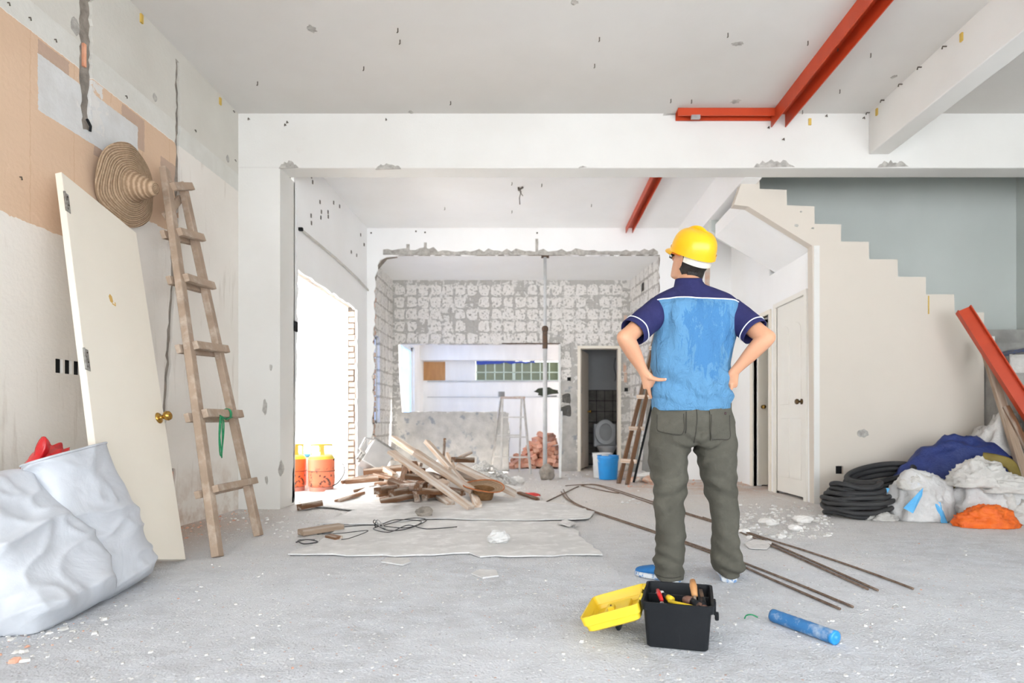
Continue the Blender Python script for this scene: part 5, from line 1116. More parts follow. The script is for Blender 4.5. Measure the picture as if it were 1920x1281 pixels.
p = G(1852, 990); cloth_heap('orange_bag', 'orange plastic bag on the floor before the white bag', 'bag', m_orange, (p.x+.03, p.y+.06, 0), .215, .12, .155, 15, .34, 1.1)
p = G(1908, 985); cloth_heap('clear_bag', 'cloudy clear plastic bag at the right picture edge', 'bag', m_bagclear, (p.x+.08, p.y+.14, 0), .18, .16, .24, 16, .4, 1.3)
cloth_heap('plastic_sheet', 'cloudy plastic sheet behind the blue tarpaulin', 'sheet', m_bagclear, (4.33, 5.55, 0), .36, .20, .86, 17, .3, 1.0)
p = G(1650, 975); cloth_heap('clear_bag', 'flat clear plastic bag between the hose coil and the white bag', 'bag', m_bagclear, (p.x, p.y, 0), .12, .09, .06, 18, .4, 1.3)
p = G(1772, 965); cloth_heap('clear_bag', 'small clear bag wedged between the two white bags', 'bag', m_bagclear, (p.x, p.y+.02, 0), .09, .09, .17, 19, .4, 1.3)
# red steel beam leaning over the heap
p0, p1 = V(4.66, 4.95, 0.005), P(1806, 580, 5.62); ob = thing('red_steel_beam', 'red steel I beam leaning on the stair wall', 'steel beam', p0)
d = (p1-p0).normalized(); nn = V(-.35, -.9, .1); nn = (nn-d*nn.dot(d)).normalized(); sd = d.cross(nn).normalized()
def slab(c0, c1, a, b, z0, z1, nm):
    pts = [pp+sd*x+nn*z for pp in (c0, c1) for x in (a, b) for z in (z0, z1)]
    MB().add(pts, [(0, 1, 3, 2), (4, 6, 7, 5), (0, 4, 5, 1), (2, 3, 7, 6), (0, 2, 6, 4), (1, 5, 7, 3)]).build(nm, m_red, ob)
slab(p0, p1, -.05, .05, -.004, .004, 'web'); slab(p0, p1, -.058, -.05, -.045, .045, 'flange'); slab(p0, p1, .05, .058, -.045, .045, 'flange')
ob = beam(V(4.22, 5.02, 0), P(1843, 640, 5.72), .075, .045, (0, -1, 0), 'timber', m_wood, None); tag(ob, 'brown timber leaning under the red steel beam', 'timber')
ob = beam(V(4.42, 5.0, 0), P(1886, 762, 5.4), .05, .04, (0, -1, 0), 'timber', m_wood_dark, None); tag(ob, 'short dark timber leaning at the right edge', 'timber')
# wires left on the lower steps and the white sheet over them
q = MB(); r = random.Random(4)
for k in range(9):
    y = 5.97+r.uniform(-.08, .08); q.tube(crom([V(4.62, y, 1.45+r.random()*.05), V(4.85, y+.03, 1.50+r.random()*.04), V(5.1, y-.02, 1.50+r.random()*.05), V(5.4, y, 1.47)], 4), .007, 5)
q.build('cable_bundle', pm('mixed_cables', (.20, .17, .15), (.08, .12, .25), 30, .5), smooth=True, label='bundle of cut cables lying on the lower stairs', cat='cable')
mm = MB(); rows = []
for i in range(18):
    row = []
    for k in range(24): x = 4.46+.9*k/23; row.append(V(x, 5.60-.10*i/17+.03*noise.noise(V(x*5, i*.4, 1)), 1.44-1.40*i/17+.02*noise.noise(V(x*6, i, 3))))
    rows.append(row+[v+V(0, .012, 0) for v in reversed(row)])
mm.loft(rows).build('white_sheet', m_rag, smooth=True, label='white dust sheet hanging over the lower stairs', cat='sheet')
# ================================================================ the worker
D0 = 3.02
def Q(x, y, dy=0.0): return P(x, y, D0+dy)
person = thing('person', 'worker in blue shirt and grey trousers, hands on hips, back turned', 'person', (.80, D0, 0))
m_skin = pm('skin', (.60, .32, .195), (.56, .285, .17), 5, .5, .12, 120, spec=.35)
m_skin.node_tree.nodes['Principled BSDF'].inputs['Subsurface Weight'].default_value = .15
m_skin.node_tree.nodes['Principled BSDF'].inputs['Subsurface Radius'].default_value = (.012, .005, .003)
m_hair = pm('black_hair', (.012, .010, .009), (.02, .016, .013), 30, .5, .9, 90, spec=.4, stretch=(1, 1, .25))
def shirt_mat():
    N = NT('light_blue_cotton'); co = N.coord('World'); X = N.xyz(co)
    n = N.noise(N.scale(co, (1.2, 1, .42)), 10, 8, .75, 1.6)
    cx = N.math('DIVIDE', N.math('SUBTRACT', X[0], .835), .165); cz = N.math('DIVIDE', N.math('SUBTRACT', X[2], 1.24), .25)
    rad = N.math('ADD', N.math('POWER', cx, 2), N.math('POWER', cz, 2))
    wet = N.ramp(N.math('SUBTRACT', N.math('ADD', n, .10), N.math('MULTIPLY', rad, .22)), .475, .505)
    weave = N.noise(co, 260, 2)
    col = N.mix(N.ramp(N.noise(co, 4), .3, .7), (.105, .255, .43), (.095, .235, .405))
    col = N.mix(N.math('MULTIPLY', wet, .8), col, (.05, .172, .365))
    cr = N.noise(N.scale(co, (1, 1, .6)), 16, 5, .6, 1.0)
    N.bump(N.math('ADD', N.math('MULTIPLY', cr, 1.0), N.math('MULTIPLY', weave, .06)), 1.0, .03)
    return N.done(col, .8, 0, .2)
m_shirt = shirt_mat()
m_navy = pm('navy_cotton', (.020, .021, .085), (.026, .027, .10), 7, .8, .3, 22, spec=.2, bdist=.02)
m_piping = pm('white_piping', (.82, .82, .84), None, 9, .7)
m_trous = pm('olive_grey_cotton', (.092, .088, .071), (.074, .070, .056), 5, .9, .4, 18, spec=.15, c3=(.12, .114, .092), sc3=4, lo3=.5, hi3=.75, bdist=.02)
m_stitch = pm('dark_stitching', (.055, .05, .042), None, 9, .9)
def eval_mods(ob):
    dg = bpy.context.evaluated_depsgraph_get(); me = bpy.data.meshes.new_from_object(ob.evaluated_get(dg)); ob.modifiers.clear(); old = ob.data; nm = old.name; ob.data = me; bpy.data.meshes.remove(old); me.name = nm
    for p in me.polygons: p.use_smooth = True
def remesh(ob, vox, smooth_it, fac=.5):
    mat = ob.data.materials[0]
    m = ob.modifiers.new('r', 'REMESH'); m.mode = 'VOXEL'; m.voxel_size = vox; m.use_smooth_shade = True
    s = ob.modifiers.new('s', 'SMOOTH'); s.factor = fac; s.iterations = smooth_it
    eval_mods(ob); ob.data.materials.clear(); ob.data.materials.append(mat)
def sellipse(c, a, b, n, e=2.2, sx=V(1, 0, 0), sy=V(0, 1, 0)):
    out = []
    for k in range(n):
        t = 2*math.pi*k/n; ca, sa = math.cos(t), math.sin(t)
        out.append(c+sx*a*math.copysign(abs(ca)**(2/e), ca)+sy*b*math.copysign(abs(sa)**(2/e), sa))
    return out
def hloft(rows, n, sub, e=2.2):
    """rows: (photo x, photo y, half width px, half depth m, dy) -> smooth stack of horizontal rings"""
    pts = []
    for x, y, hw, b, dy in rows:
        c = Q(x, y, dy); pts.append((c, hw*(D0+dy)/F, b))
    cs = crom([p[0] for p in pts], sub); ab = crom([(p[1], p[2], 0) for p in pts], sub)
    return [sellipse(c, max(q.x, .002), max(q.y, .002), n, e) for c, q in zip(cs, ab)]
def limb(pts, sub=6, n=16):
    """pts: (Vector, ra, rb)"""
    cs = crom([p[0] for p in pts], sub); ab = crom([(p[1], p[2], 0) for p in pts], sub)
    return cs, [(q.x, q.y) for q in ab]

# ---- body: torso, neck, head, arms, hands, legs in one skin
B = MB()
B.loft(hloft([(1296, 790, 60, .09, 0), (1296, 740, 58, .088, .0), (1298, 690, 56, .09, 0), (1303, 620, 62, .10, -.01), (1303, 580, 64, .09, -.01), (1300, 557, 50, .065, 0), (1294, 545, 26, .055, .01)], 32, 6))
hf = V(-.52, .70, .46).normalized(); hu = V(.10, -.42, .90); hu = (hu-hf*hu.dot(hf)).normalized(); hr2 = hf.cross(hu).normalized()     # head: forward, up, right
HC = Q(1296, 487, .015)
def HP(r, f, u): return HC+hr2*r+hf*f+hu*u
rows = [(-.118, .022, .03, .062), (-.108, .042, .05, .045), (-.085, .056, .066, .028), (-.05, .065, .082, .012), (-.01, .071, .092, .002), (.03, .074, .097, -.002), (.065, .070, .090, -.004), (.095, .054, .068, -.004), (.115, .028, .035, -.004), (.121, .005, .006, -.004)]
cs = crom([(z, a, b) for z, a, b, f in rows], 4); fo = crom([(f, 0, 0) for *_, f in rows], 4)
B.loft([sellipse(HP(0, q.x, p.x), max(p.y, .004), max(p.z, .004), 28, 2.15, hr2, hf) for p, q in zip(cs, fo)])
B.tube([HP(0, -.012, -.035), HP(0, -.015, -.08), Q(1293, 541, .0), Q(1295, 560, .0)], [.055, .056, .060, .07], 20)                       # neck
c_, r_ = limb([(HP(0, .094, .02), .008, .008), (HP(0, .108, -.01), .012, .012), (HP(0, .114, -.025), .016, .012), (HP(0, .095, -.033), .013, .008)], 4); B.tube(c_, r_, 10)  # nose
B.tube([HP(-.025, .088, -.062), HP(0, .098, -.06), HP(.025, .088, -.062)], [.006, .009, .006], 10)                                     # mouth
B.tube([HP(-.05, .083, .033), HP(0, .098, .03), HP(.05, .083, .033)], .010, 10)                                                        # brow
for s in (-1, 1):                                                                                                                      # ears
    B.loft([sellipse(HP(s*(.071+.006*k), .004-.006*k, -.012+.003*k), .012+.005*min(k, 2), .026+.007*min(k, 2), 14, 2, (hf-hr2*s*.35).normalized(), hu) for k in range(4)])
def arm(sh, el, wr, palm, r0=.052):
    up = (el-sh); fo_ = (wr-el)
    c_, r_ = limb([(sh, r0, r0), (sh.lerp(el, .45), .046, .046), (sh.lerp(el, .85), .042, .042), (el, .041, .040), (el.lerp(wr, .18), .043, .040), (el.lerp(wr, .45), .040, .035), (el.lerp(wr, .8), .029, .026), (wr, .027, .022), (wr.lerp(palm, .5), .030, .020)], 5)
    B.tube(c_, r_, 18)
def chain(pts, rs, n=10):
    c_, r_ = limb([(p, r, r) for p, r in zip(pts, rs)], 3); B.tube(c_, r_, n); B.ell(pts[-1], rs[-1], rs[-1], rs[-1], None, 10, 6)
# left arm
LS, LE, LW = Q(1236, 578, -.0), Q(1173, 634, -.16), Q(1208, 700, -.095)
arm(LS, LE, LW, Q(1219, 712, -.08))
B.ell(Q(1170, 633, -.165), .036, .036, .036, None, 14, 8)
# palm
B.tube([Q(1209, 702, -.092), Q(1214, 710, -.078), Q(1217, 719, -.06), Q(1217, 726, -.045)], [(.020, .026), (.021, .033), (.017, .036), (.013, .034)], 14, ref=(1, .2, .3))
chain([Q(1212, 705, -.088), Q(1222, 709, -.105), Q(1234, 712, -.118), Q(1247, 712, -.128)], [.017, .0135, .0105, .0085])                # thumb
for k, (px_, L) in enumerate(((0, .95), (1, 1.05), (2, 1.0), (3, .8))):                                                              # fingers fan down and round the hip
    oy = -.065+.026*k
    st_ = Q(1216-k*.5, 723, oy)
    mid = Q(1217+k*1.2, 735+1.0*k*0, oy+.018); end = Q(1221+k*1.0, 735+11*L, oy+.040)
    chain([st_, st_.lerp(mid, .6), mid, end], [.0105, .0095, .009, .0075])
# right arm
RS, RE, RW = Q(1370, 582, 0), Q(1436, 634, -.16), Q(1377, 697, -.085)
arm(RS, RE, RW, Q(1371, 708, -.07))
B.ell(Q(1440, 633, -.165), .036, .036, .036, None, 14, 8)
B.tube([Q(1376, 699, -.085), Q(1372, 708, -.072), Q(1370, 718, -.058), Q(1369, 725, -.045)], [(.020, .026), (.021, .033), (.018, .036), (.014, .034)], 14, ref=(-1, .2, .3))
chain([Q(1369, 702, -.055), Q(1366, 708, -.02), Q(1363, 713, .015), Q(1361, 715, .045)], [.016, .0135, .0105, .0085])
for k, L in enumerate((.9, 1.05, 1.0, .85)):
    oy = -.072+.024*k
    st_ = Q(1371, 719-1.0*k, oy); mid = Q(1371-1.5*k, 729, oy+.012); end = Q(1364-k*.5, 735, oy+.030+.004*k)
    chain([st_, st_.lerp(mid, .6), mid, end], [.0115, .0105, .0095, .008])
# legs (inside the trousers) and ankles
for lx_ in ([(1262, 800, 26), (1258, 870, 26), (1257, 930, 20), (1255, 1000, 17), (1257, 1060, 13), (1258, 1085, 12)], [(1332, 800, 26), (1342, 870, 26), (1354, 930, 20), (1360, 1000, 17), (1365, 1060, 13), (1366, 1083, 12)]):
    c_, r_ = limb([(Q(x, y, .0), r*D0/F, r*D0/F) for x, y, r in lx_], 4); B.tube(c_, r_, 16)
body = B.build('body', m_skin, person, smooth=True)
remesh(body, .0042, 5, .4)
# eyes
for s in (-1, 1): MB().ell((0, 0, 0), .011, .011, .011, Matrix.Translation(HP(s*.032, .079, .012)), 12, 8).build('eye', m_white, person, smooth=True)
# fingernail of the visible thumb
MB().ell((0, 0, 0), .006, .002, .005, Matrix.Translation(Q(1248, 711, -.1365)), 10, 6).build('thumb_nail', pm('nail_pink', (.72, .42, .34), None, 9, .3), person, smooth=True)
# hair: cap over back and sides of the head
rings = []
for p, q in zip(cs, fo):
    z, a, b_, f = p.x, p.y, p.z, q.x
    if z < -.098: continue
    ring = []
    span = 118 if z > .03 else (90 if z > -.03 else max(40, 90-(abs(z+.03)/.065)*45))
    g = .011 if z > -.06 else .011*max(.15, 1-(abs(z+.06)/.04))
    for k in range(41):
        t = R(-90-span+2*span*k/40); base = HP(0, f, z)
        ring.append(base+hr2*(a+g)*math.cos(t)+hf*(b_+g)*math.sin(t))
    rings.append(ring+[v-(v-HP(0, f, z)).normalized()*.016 for v in reversed(ring)])
MB().loft(rings).build('hair', m_hair, person, smooth=True)
rings = []
for z, rr, span in ((-.03, .068, 66), (-.055, .067, 62), (-.08, .066, 56), (-.10, .0645, 48), (-.118, .0625, 36), (-.128, .060, 20)):
    base = HP(0, -.018, z); ring = [base+hr2*rr*math.cos(t)+hf*rr*math.sin(t) for t in [R(-90-span+2*span*k/24) for k in range(25)]]
    rings.append(ring+[v-(v-base).normalized()*.016 for v in reversed(ring)])
MB().loft(rings).build('nape_hair', m_hair, person, smooth=True)

# ---- shirt
def wrinkle(p, nrm):
    z = p.z; x = p.x; d = 0
    up_ = max(0, min(1, (z-1.02)/.35))
    d += .020*up_*noise.noise(V(x*17+.6*noise.noise(V(x*3, z*3, 1)), z*2.6, 4))*max(0, min(1, (1.46-z)/.06))
    d += .018*(.3-abs(noise.noise(V(x*6+z*3, z*7-x*3, 9))))
    lowf = max(0, 1-abs(z-.93)/.16)
    d += .015*lowf*(.35-abs(noise.noise(V(x*5-z*2, z*13+x*3, 21))))*2
    d += .007*lowf*noise.noise(V(x*9, z*20, 13))
    for hx_, sg in ((.62, 1), (.96, -1)):
        q = ((x-hx_)**2+((z-1.0)*1.2)**2)**.5
        d += .008*math.exp(-(q/.13)**2)*math.sin((z*55+sg*x*38))
    return nrm*d
rows = [(1295, 771, 67, .110, .0), (1295, 765, 71, .122, 0), (1295, 748, 71, .124, 0), (1295, 738, 73, .130, -.004), (1295, 715, 71, .128, -.002), (1296, 690, 71.5, .126, 0), (1299, 650, 74, .128, -.006), (1304, 610, 77, .130, -.010), (1304, 580, 79, .125, -.010), (1301, 566, 78, .108, -.004), (1299, 556, 70, .090, 0), (1296, 546, 50, .075, .006), (1293, 538, 30, .068, .01), (1292, 532, 25, .062, .012)]
rg = hloft(rows, 132, 10, 2.35)
mm = MB()
out = []
for ring in rg:
    c = sum(ring, V(0, 0, 0))/len(ring); out.append([p+wrinkle(p, V((p-c).x, (p-c).y, 0).normalized()) for p in ring])
mm.loft(out)
sh = mm.build('shirt', m_shirt, person, smooth=True)
# split the yoke off along a sloping seam
bm = bmesh.new(); bm.from_mesh(sh.data); Wp = wm(person); loc = Wp.translation
zy = Q(1300, 557, -.12).z
res = bmesh.ops.bisect_plane(bm, geom=bm.verts[:]+bm.edges[:]+bm.faces[:], plane_co=V(0, 0, zy)-loc, plane_no=V(.0, .18, 1).normalized(), dist=1e-5)
pc = V(.8, D0-.12, zy)-loc
bm.free()
def split(ob, co, no, name_hi, mat_hi):
    no = Vector(no).normalized(); meshes = []
    for side in (0, 1):
        bm = bmesh.new(); bm.from_mesh(ob.data)
        bmesh.ops.bisect_plane(bm, geom=bm.verts[:]+bm.edges[:]+bm.faces[:], plane_co=co, plane_no=no, dist=1e-6, clear_outer=(side == 0), clear_inner=(side == 1))
        me = bpy.data.meshes.new(name_hi); bm.to_mesh(me); bm.free(); meshes.append(me)
    cut = []
    bm = bmesh.new(); bm.from_mesh(meshes[1]); cut = [v.co.copy() for v in bm.verts if abs((v.co-co).dot(no)) < 1e-4]; bm.free()
    mat0 = ob.data.materials[0]; ob.data = meshes[0]
    if not ob.data.materials: ob.data.materials.append(mat0)
    o2 = bpy.data.objects.new(name_hi, meshes[1]); C.objects.link(o2); o2.parent = person
    o2.data.materials.clear(); o2.data.materials.append(mat_hi)
    for me in meshes:
        for p in me.polygons: p.use_smooth = True
    return o2, cut
yoke, cut = split(sh, pc, (.03, .12, 1), 'yoke', m_navy)
cc = sum(cut, V(0, 0, 0))/len(cut); cut.sort(key=lambda v: math.atan2(v.y-cc.y, v.x-cc.x))
cut = [v+(V(v.x-cc.x, v.y-cc.y, 0)).normalized()*.001 for v in cut[::2]]
MB().tube(cut, .0032, 6, closed=True).build('piping', m_piping, person, local=True, smooth=True)
# hem band
rg2 = hloft([(1295, 771, 69.5, .120, 0), (1295, 769, 72, .126, 0), (1295, 758, 72.5, .127, 0), (1295, 747.5, 72.8, .1275, 0), (1295, 746, 70, .122, 0)], 100, 4, 2.35)
MB().loft([[p+V(0, 0, .0)+V((p.x-.79), (p.y-D0), 0).normalized()*.003*noise.noise(p*14) for p in r] for r in rg2], cap=False).build('hem_band', m_shirt, person, smooth=True)
# collar
col = []
for (x, y, r, dy) in ((1292, 545, 29.5, .006), (1291.5, 537, 27.5, .008), (1291, 529, 25.5, .012), (1291, 525.5, 24.8, .014), (1291, 526.5, 23.2, .014), (1291, 536, 24, .01)):
    c = Q(x, y, dy); rr = r*D0/F; col.append([V(c.x+rr*math.cos(t), c.y+rr*.98*math.sin(t), c.z-.02*max(0, math.sin(t))**2+.004*math.cos(2*t)) for t in [k*2*math.pi/48 for k in range(48)]])
MB().loft(col, cap=False).build('collar', m_navy, person, smooth=True)
# sleeves with turned-in hems and piping
def sleeve(sh0, mid, end, r0, r1, name='sleeve', s=1):
    d = (end-sh0).normalized(); path = crom([sh0-d*.055, sh0, sh0.lerp(mid, .5), mid, end], 7); n = 40; rings = []; L = len(path)
    _, sd, up_ = frame_from(d, V(0, -1, .2)); pip = None
    for i, p in enumerate(path):
        t = i/(L-1); rr = r0+(r1-r0)*t
        if t < .3: rr = r0*(.35+.65*math.sin(math.pi/2*min(1, t/.3)))
        ring = []
        for k in range(n):
            a = 2*math.pi*k/n; v = sd*math.cos(a)*rr*1.0+up_*math.sin(a)*rr*.94
            q = p+v; f = .004*noise.noise(q*18)+.006*(.3-abs(noise.noise(V(q.x*9, q.y*9, q.z*9+s))))
            ring.append(q+v.normalized()*f*min(1, t*3))
        rings.append(ring)
    pip = rings[-4]
    inner = [[p+(path[-1]-p)*.05 for p in rings[-1]], [p+(path[-4]-p)*.06 for p in rings[-4]], [p+(path[-10]-p)*.08 for p in rings[-10]]]
    MB().loft(rings+inner, cap=False).build(name, m_navy, person, smooth=True)
    cen = path[-4]; MB().tube([p+(p-cen).normalized()*.0015 for p in pip], .0028, 6, closed=True).build('piping', m_piping, person, smooth=True)
sleeve(Q(1239, 581, -.0), Q(1207, 607, -.075), Q(1186, 624, -.115), .075, .070, s=1)
sleeve(Q(1366, 584, -.0), Q(1398, 608, -.075), Q(1416, 623, -.115), .075, .068, s=5)

# ---- trousers
T_ = MB()
T_.loft(hloft([(1297, 752, 70, .112, 0), (1297, 768, 73, .118, 0), (1297, 800, 78, .132, -.006), (1298, 830, 79, .128, -.004), (1298, 838, 74, .105, 0)], 48, 6, 2.4))
T_.loft(hloft([(1262, 800, 36, .105, 0), (1255, 835, 38, .115, 0), (1252.5, 870, 35, .108, 0), (1255.5, 905, 31, .092, .0), (1255, 930, 28.5, .084, 0), (1254.5, 960, 27.5, .08, 0), (1256, 1000, 26.5, .078, 0), (1256, 1035, 26.5, .078, 0), (1253, 1060, 27, .082, .005), (1253, 1075, 26.5, .085, .01), (1256, 1084, 24, .078, .0)], 40, 6, 2.3))
T_.loft(hloft([(1334, 800, 40, .105, 0), (1341, 835, 38, .115, 0), (1345, 870, 33, .108, 0), (1349, 905, 30, .092, 0), (1353, 930, 27, .084, 0), (1358, 965, 24.5, .078, 0), (1360.5, 1000, 23.5, .075, 0), (1361.5, 1030, 25, .076, 0), (1363.5, 1052, 30, .085, 0), (1365.5, 1066, 26, .08, .0), (1366, 1075, 20, .07, .005), (1366, 1079, 19, .068, .005)], 40, 6, 2.3))
tr = T_.build('trousers', m_trous, person, smooth=True)
remesh(tr, .006, 6, .5)
loc = wm(person).translation
me = tr.data
ns = [v.normal.copy() for v in me.vertices]
for v, nn in zip(me.vertices, ns):
    p = v.co+loc; z = p.z; side = 1 if p.x > .80 else 0
    d = .012*(.32-abs(noise.noise(V(p.x*7, p.y*7, z*10+side*5))))+.008*noise.noise(V(p.x*12+z*5, p.y*12, z*14-p.x*5))
    low = max(0, min(1, (.30-z)/.2)); d += low*.009*math.sin(z*95+p.x*30+4*noise.noise(p*5))*(.6+.6*noise.noise(p*6))
    knee = math.exp(-((z-.48)/.10)**2); d += knee*.005*math.sin(z*70+(p.x-.8)*40*(1 if side else -1)+3*noise.noise(p*4))
    cr = math.exp(-(((p.x-.80)/.10)**2+((z-.70)/.09)**2)); d += cr*.010*math.sin((z-.7)*85-abs(p.x-.80)*55)
    v.co = v.co+nn*d
    if v.co.z+loc.z < .012: v.co.z = .012-loc.z
me.update()
bvh_v = [v.co+loc for v in me.vertices]; bvh = BVHTree.FromPolygons(bvh_v, [tuple(p.vertices) for p in me.polygons])
def proj(x, y, off=.004, dy=-.6):
    """point of the trousers' back met from the photo's side"""
    o_ = V(0, 0, H); d_ = (Q(x, y)-o_).normalized(); hit = bvh.ray_cast(o_, d_)
    return (hit[0]+hit[1]*(off if hit[1].dot(d_) < 0 else -off)) if hit[0] is not None else Q(x, y, -.12)
def patch(quad, name, mat, off, nx=14, ny=16):
    g = MB(); rows = []
    for i in range(ny+1):
        l = Vector(quad[0]).lerp(Vector(quad[3]), i/ny); r = Vector(quad[1]).lerp(Vector(quad[2]), i/ny)
        rows.append([l.lerp(r, k/nx) for k in range(nx+1)])
    front = [[proj(p.x, p.y, off) for p in r] for r in rows]; back = [[proj(p.x, p.y, -.004) for p in r] for r in rows]
    n1 = nx+1
    for r in front+back: g.v += r
    h = (ny+1)*n1
    for i in range(ny):
        for k in range(nx): a = i*n1+k; g.f.append((a, a+1, a+n1+1, a+n1)); g.f.append((h+a, h+a+n1, h+a+n1+1, h+a+1))
    for k in range(nx): g.f.append((k, h+k, h+k+1, k+1)); a = ny*n1+k; g.f.append((a, a+1, h+a+1, h+a))
    for i in range(ny): a = i*n1; g.f.append((a, a+n1, h+a+n1, h+a)); a = i*n1+nx; g.f.append((a, h+a, h+a+n1, a+n1))
    return g.build(name, mat, tr, smooth=False, auto=.8)
patch([(1233, 774), (1284, 773), (1284, 815), (1231, 812)], 'back_pocket', m_trous, .008)
patch([(1331, 774), (1367, 772), (1368, 824), (1331, 826)], 'back_pocket', m_trous, .008)
patch([(1329, 769), (1367, 766), (1368, 776), (1331, 778)], 'pocket_flap', m_trous, .009, 10, 4)
def seam(pts, name='stitching', r=.0024, off=.0015):
    c = crom([V(x, y, 0) for x, y in pts], 10); MB().tube([proj(p.x, p.y, off) for p in c], r, 5).build(name, m_stitch, tr)
seam([(1306, 768), (1307, 790), (1304, 815), (1301, 832)]); seam([(1287, 772), (1287, 800), (1286, 812)])
seam([(1234, 778), (1234, 795), (1236, 808), (1255, 813), (1272, 816), (1282, 808), (1282, 790), (1282, 777)], off=.0085)
seam([(1333, 779), (1333, 800), (1333, 822), (1350, 824), (1366, 821), (1366, 800), (1366, 780)], off=.0085)
seam([(1232, 1078), (1245, 1083), (1262, 1084), (1277, 1081)])
MB().ell((0, 0, 0), .007, .003, .007, Matrix.Translation(proj(1357, 776, .011)), 12, 6).build('button', pm('button_brown', (.06, .03, .03), None, 9, .4), tr, smooth=True)
# ---- shoes
m_shoe = pm('blue_canvas', (.02, .13, .36), (.03, .17, .42), 12, .8, .3, 60)
m_sole = pm('white_rubber', (.62, .64, .66), (.16, .28, .50), 26, .7, lo=.5, hi=.55)
def shoe(heel, toe, name='shoe'):
    heel, toe = Vector(heel), Vector(toe); d = (toe-heel).normalized(); L = (toe-heel).length; s = V(-d.y, d.x, 0)
    prof = [(0, .022, .06), (.03, .033, .075), (.15, .037, .085), (.32, .037, .085), (.45, .040, .068), (.60, .044, .056), (.75, .046, .046), (.88, .040, .038), (.96, .026, .030), (1.0, .008, .020)]
    pts = crom([(t*L, w_, h) for t, w_, h in prof], 4)
    def ring(t, w_, z0, z1, e=2.4, n=20):
        return [heel+d*t+s*w_*math.copysign(abs(math.cos(a))**(2/e), math.cos(a))+V(0, 0, z0+(z1-z0)*(.5+.5*math.copysign(abs(math.sin(a))**(2/e), math.sin(a)))) for a in [k*2*math.pi/n for k in range(n)]]
    sh_ = MB().loft([ring(p.x, p.y, .018, p.z+.012, 2.2) for p in pts]).build(name, m_shoe, person, smooth=True)
    MB().loft([ring(p.x*1.02-.003, p.y+.004, .001, .030, 5) for p in pts]).build('sole', m_sole, sh_, smooth=True)
    q = MB()
    for t in (.5, .57, .64): c = heel+d*L*t; h = .082-.18*(t-.5); q.tube([c-s*.026+V(0, 0, h-.012), c+V(0, 0, h+.002), c+s*.026+V(0, 0, h-.012)], .003, 6)
    q.build('lace', m_white, sh_)
    MB().tube([heel+d*.012-s*.024+V(0, 0, .028), heel+V(0, 0, .028)-d*.002, heel+d*.012+s*.024+V(0, 0, .028)], .004, 6).build('foxing_stripe', m_white, sh_)
shoe(G(1273, 1093, 0), G(1273, 1093, 0)+V(-.185, .165, 0))
shoe(G(1367, 1093, 0), G(1367, 1093, 0)+V(.06, .245, 0))

# ---- hard hat
m_hat = pm('yellow_helmet', (.84, .45, .006), (.82, .43, .006), 4, .28, spec=.5)
hh = thing('hard_hat', 'yellow hard hat worn by the worker', 'helmet', HC)
n = 56
def hp(t, a, b_, u, f0=0.): return HP(a*math.cos(t), f0+b_*math.sin(t), u)
rings = []
base_u = .028
for k in range(13):
    e = k/12*math.pi/2; cu = math.sin(e)**.9*.105; sc_h = math.cos(e)**.62 if k < 12 else .02
    rings.append([hp(2*math.pi*j/n, .100*sc_h, .122*sc_h, base_u+.018+cu) for j in range(n)])
low = [[hp(2*math.pi*j/n, .101, .123, base_u-.0+.004*math.cos(4*math.pi*j/n)) for j in range(n)]]
rim_ = [[hp(2*math.pi*j/n, .104, .127, base_u-.004+.004*math.cos(4*math.pi*j/n)) for j in range(n)], [hp(2*math.pi*j/n, .096, .118, base_u-.004+.004*math.cos(4*math.pi*j/n)) for j in range(n)], [hp(2*math.pi*j/n, .094, .116, base_u+.03) for j in range(n)]]
MB().loft(rim_[::-1]+[[hp(2*math.pi*j/n, .104, .127, base_u+.020) for j in range(n)]]+rings, cap=False).build('helmet_shell', m_hat, hh, smooth=False, auto=.6)
rg_ = []
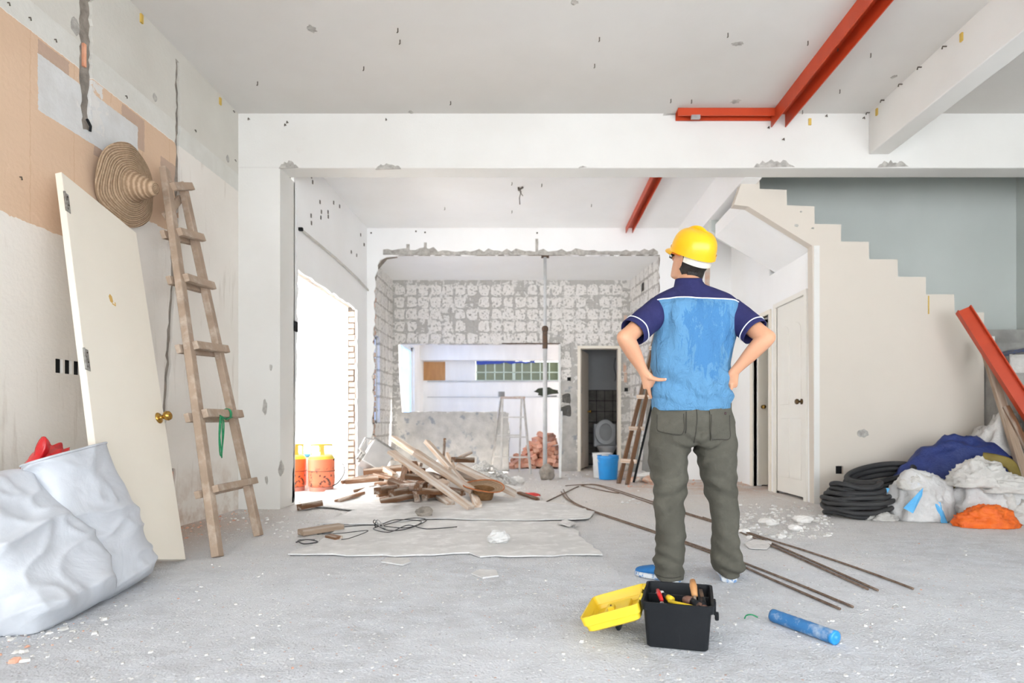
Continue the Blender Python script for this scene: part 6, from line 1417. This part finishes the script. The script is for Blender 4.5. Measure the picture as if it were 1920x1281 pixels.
for fr, up2 in ((.0, .0), (.4, -.004), (.8, -.012), (1.0, -.018)):
    rg_.append([HP((.098+.004*fr)*math.cos(t), .118*math.sin(t)+.050*fr*max(0, math.sin(t))**1.5, base_u+.002+up2) for t in [R(25+130*j/24) for j in range(25)]])
vis = [r+[v-hu*.004 for v in reversed(r)] for r in rg_]
MB().loft(vis).build('visor', m_hat, hh, smooth=False, auto=.6)
MB().tube([HP(0, -.118+.236*k/20, base_u+.020+.106*math.sin(math.pi*k/20)**.55) for k in range(1, 20)], [(.013, .006)]*19, 10, ref=hr2).build('crown_ridge', m_hat, hh, smooth=True)
for dx in (-.02, .02): MB().ell((0, 0, 0), .003, .003, .003, Matrix.Translation(HP(dx, -.05, base_u+.112)), 8, 4).build('vent_hole', m_dark, hh)
q = [hp(R(-90+75*(k/15*2-1)), .092, .112, base_u-.014-.012*math.cos(math.pi*(k/15-.5))) for k in range(16)]
mm = MB(); mm.loft([[p+hu*.020 for p in q]+[p+hu*.020+(HP(0, 0, base_u)-p).normalized()*.004 for p in reversed(q)], [p-hu*.016 for p in q]+[p-hu*.016+(HP(0, 0, base_u)-p).normalized()*.004 for p in reversed(q)]])
mm.build('head_strap', pm('ivory_plastic', (.66, .62, .53), None, 9, .5), hh)
# ---- safety glasses
gl = thing('safety_glasses', 'clear safety glasses with orange temple on the worker', 'glasses', HC)
m_or = pm('orange_temple', (.80, .22, .02), None, 9, .4)
for s in (-1, 1): MB().tube([HP(s*.078, -.015, .022), HP(s*.080, .04, .020), HP(s*.070, .098, .015)], [(.003, .005)]*3, 8).build('temple', m_or, gl)
N = NT('clear_lens'); N.b.inputs['Transmission Weight'].default_value = 1; m_lens = N.done((.95, .95, .95), .02)
g = MB(); fr_ = [HP(.068*math.cos(t), .068+.045*abs(math.sin(t))**.6, .010) for t in [math.pi*k/16 for k in range(17)]]
g.loft([[p+hu*.02 for p in fr_]+[p+hu*.02-hf*.003 for p in reversed(fr_)], [p-hu*.024 for p in fr_]+[p-hu*.024-hf*.003 for p in reversed(fr_)]]); g.build('lens', m_lens, gl, smooth=True)
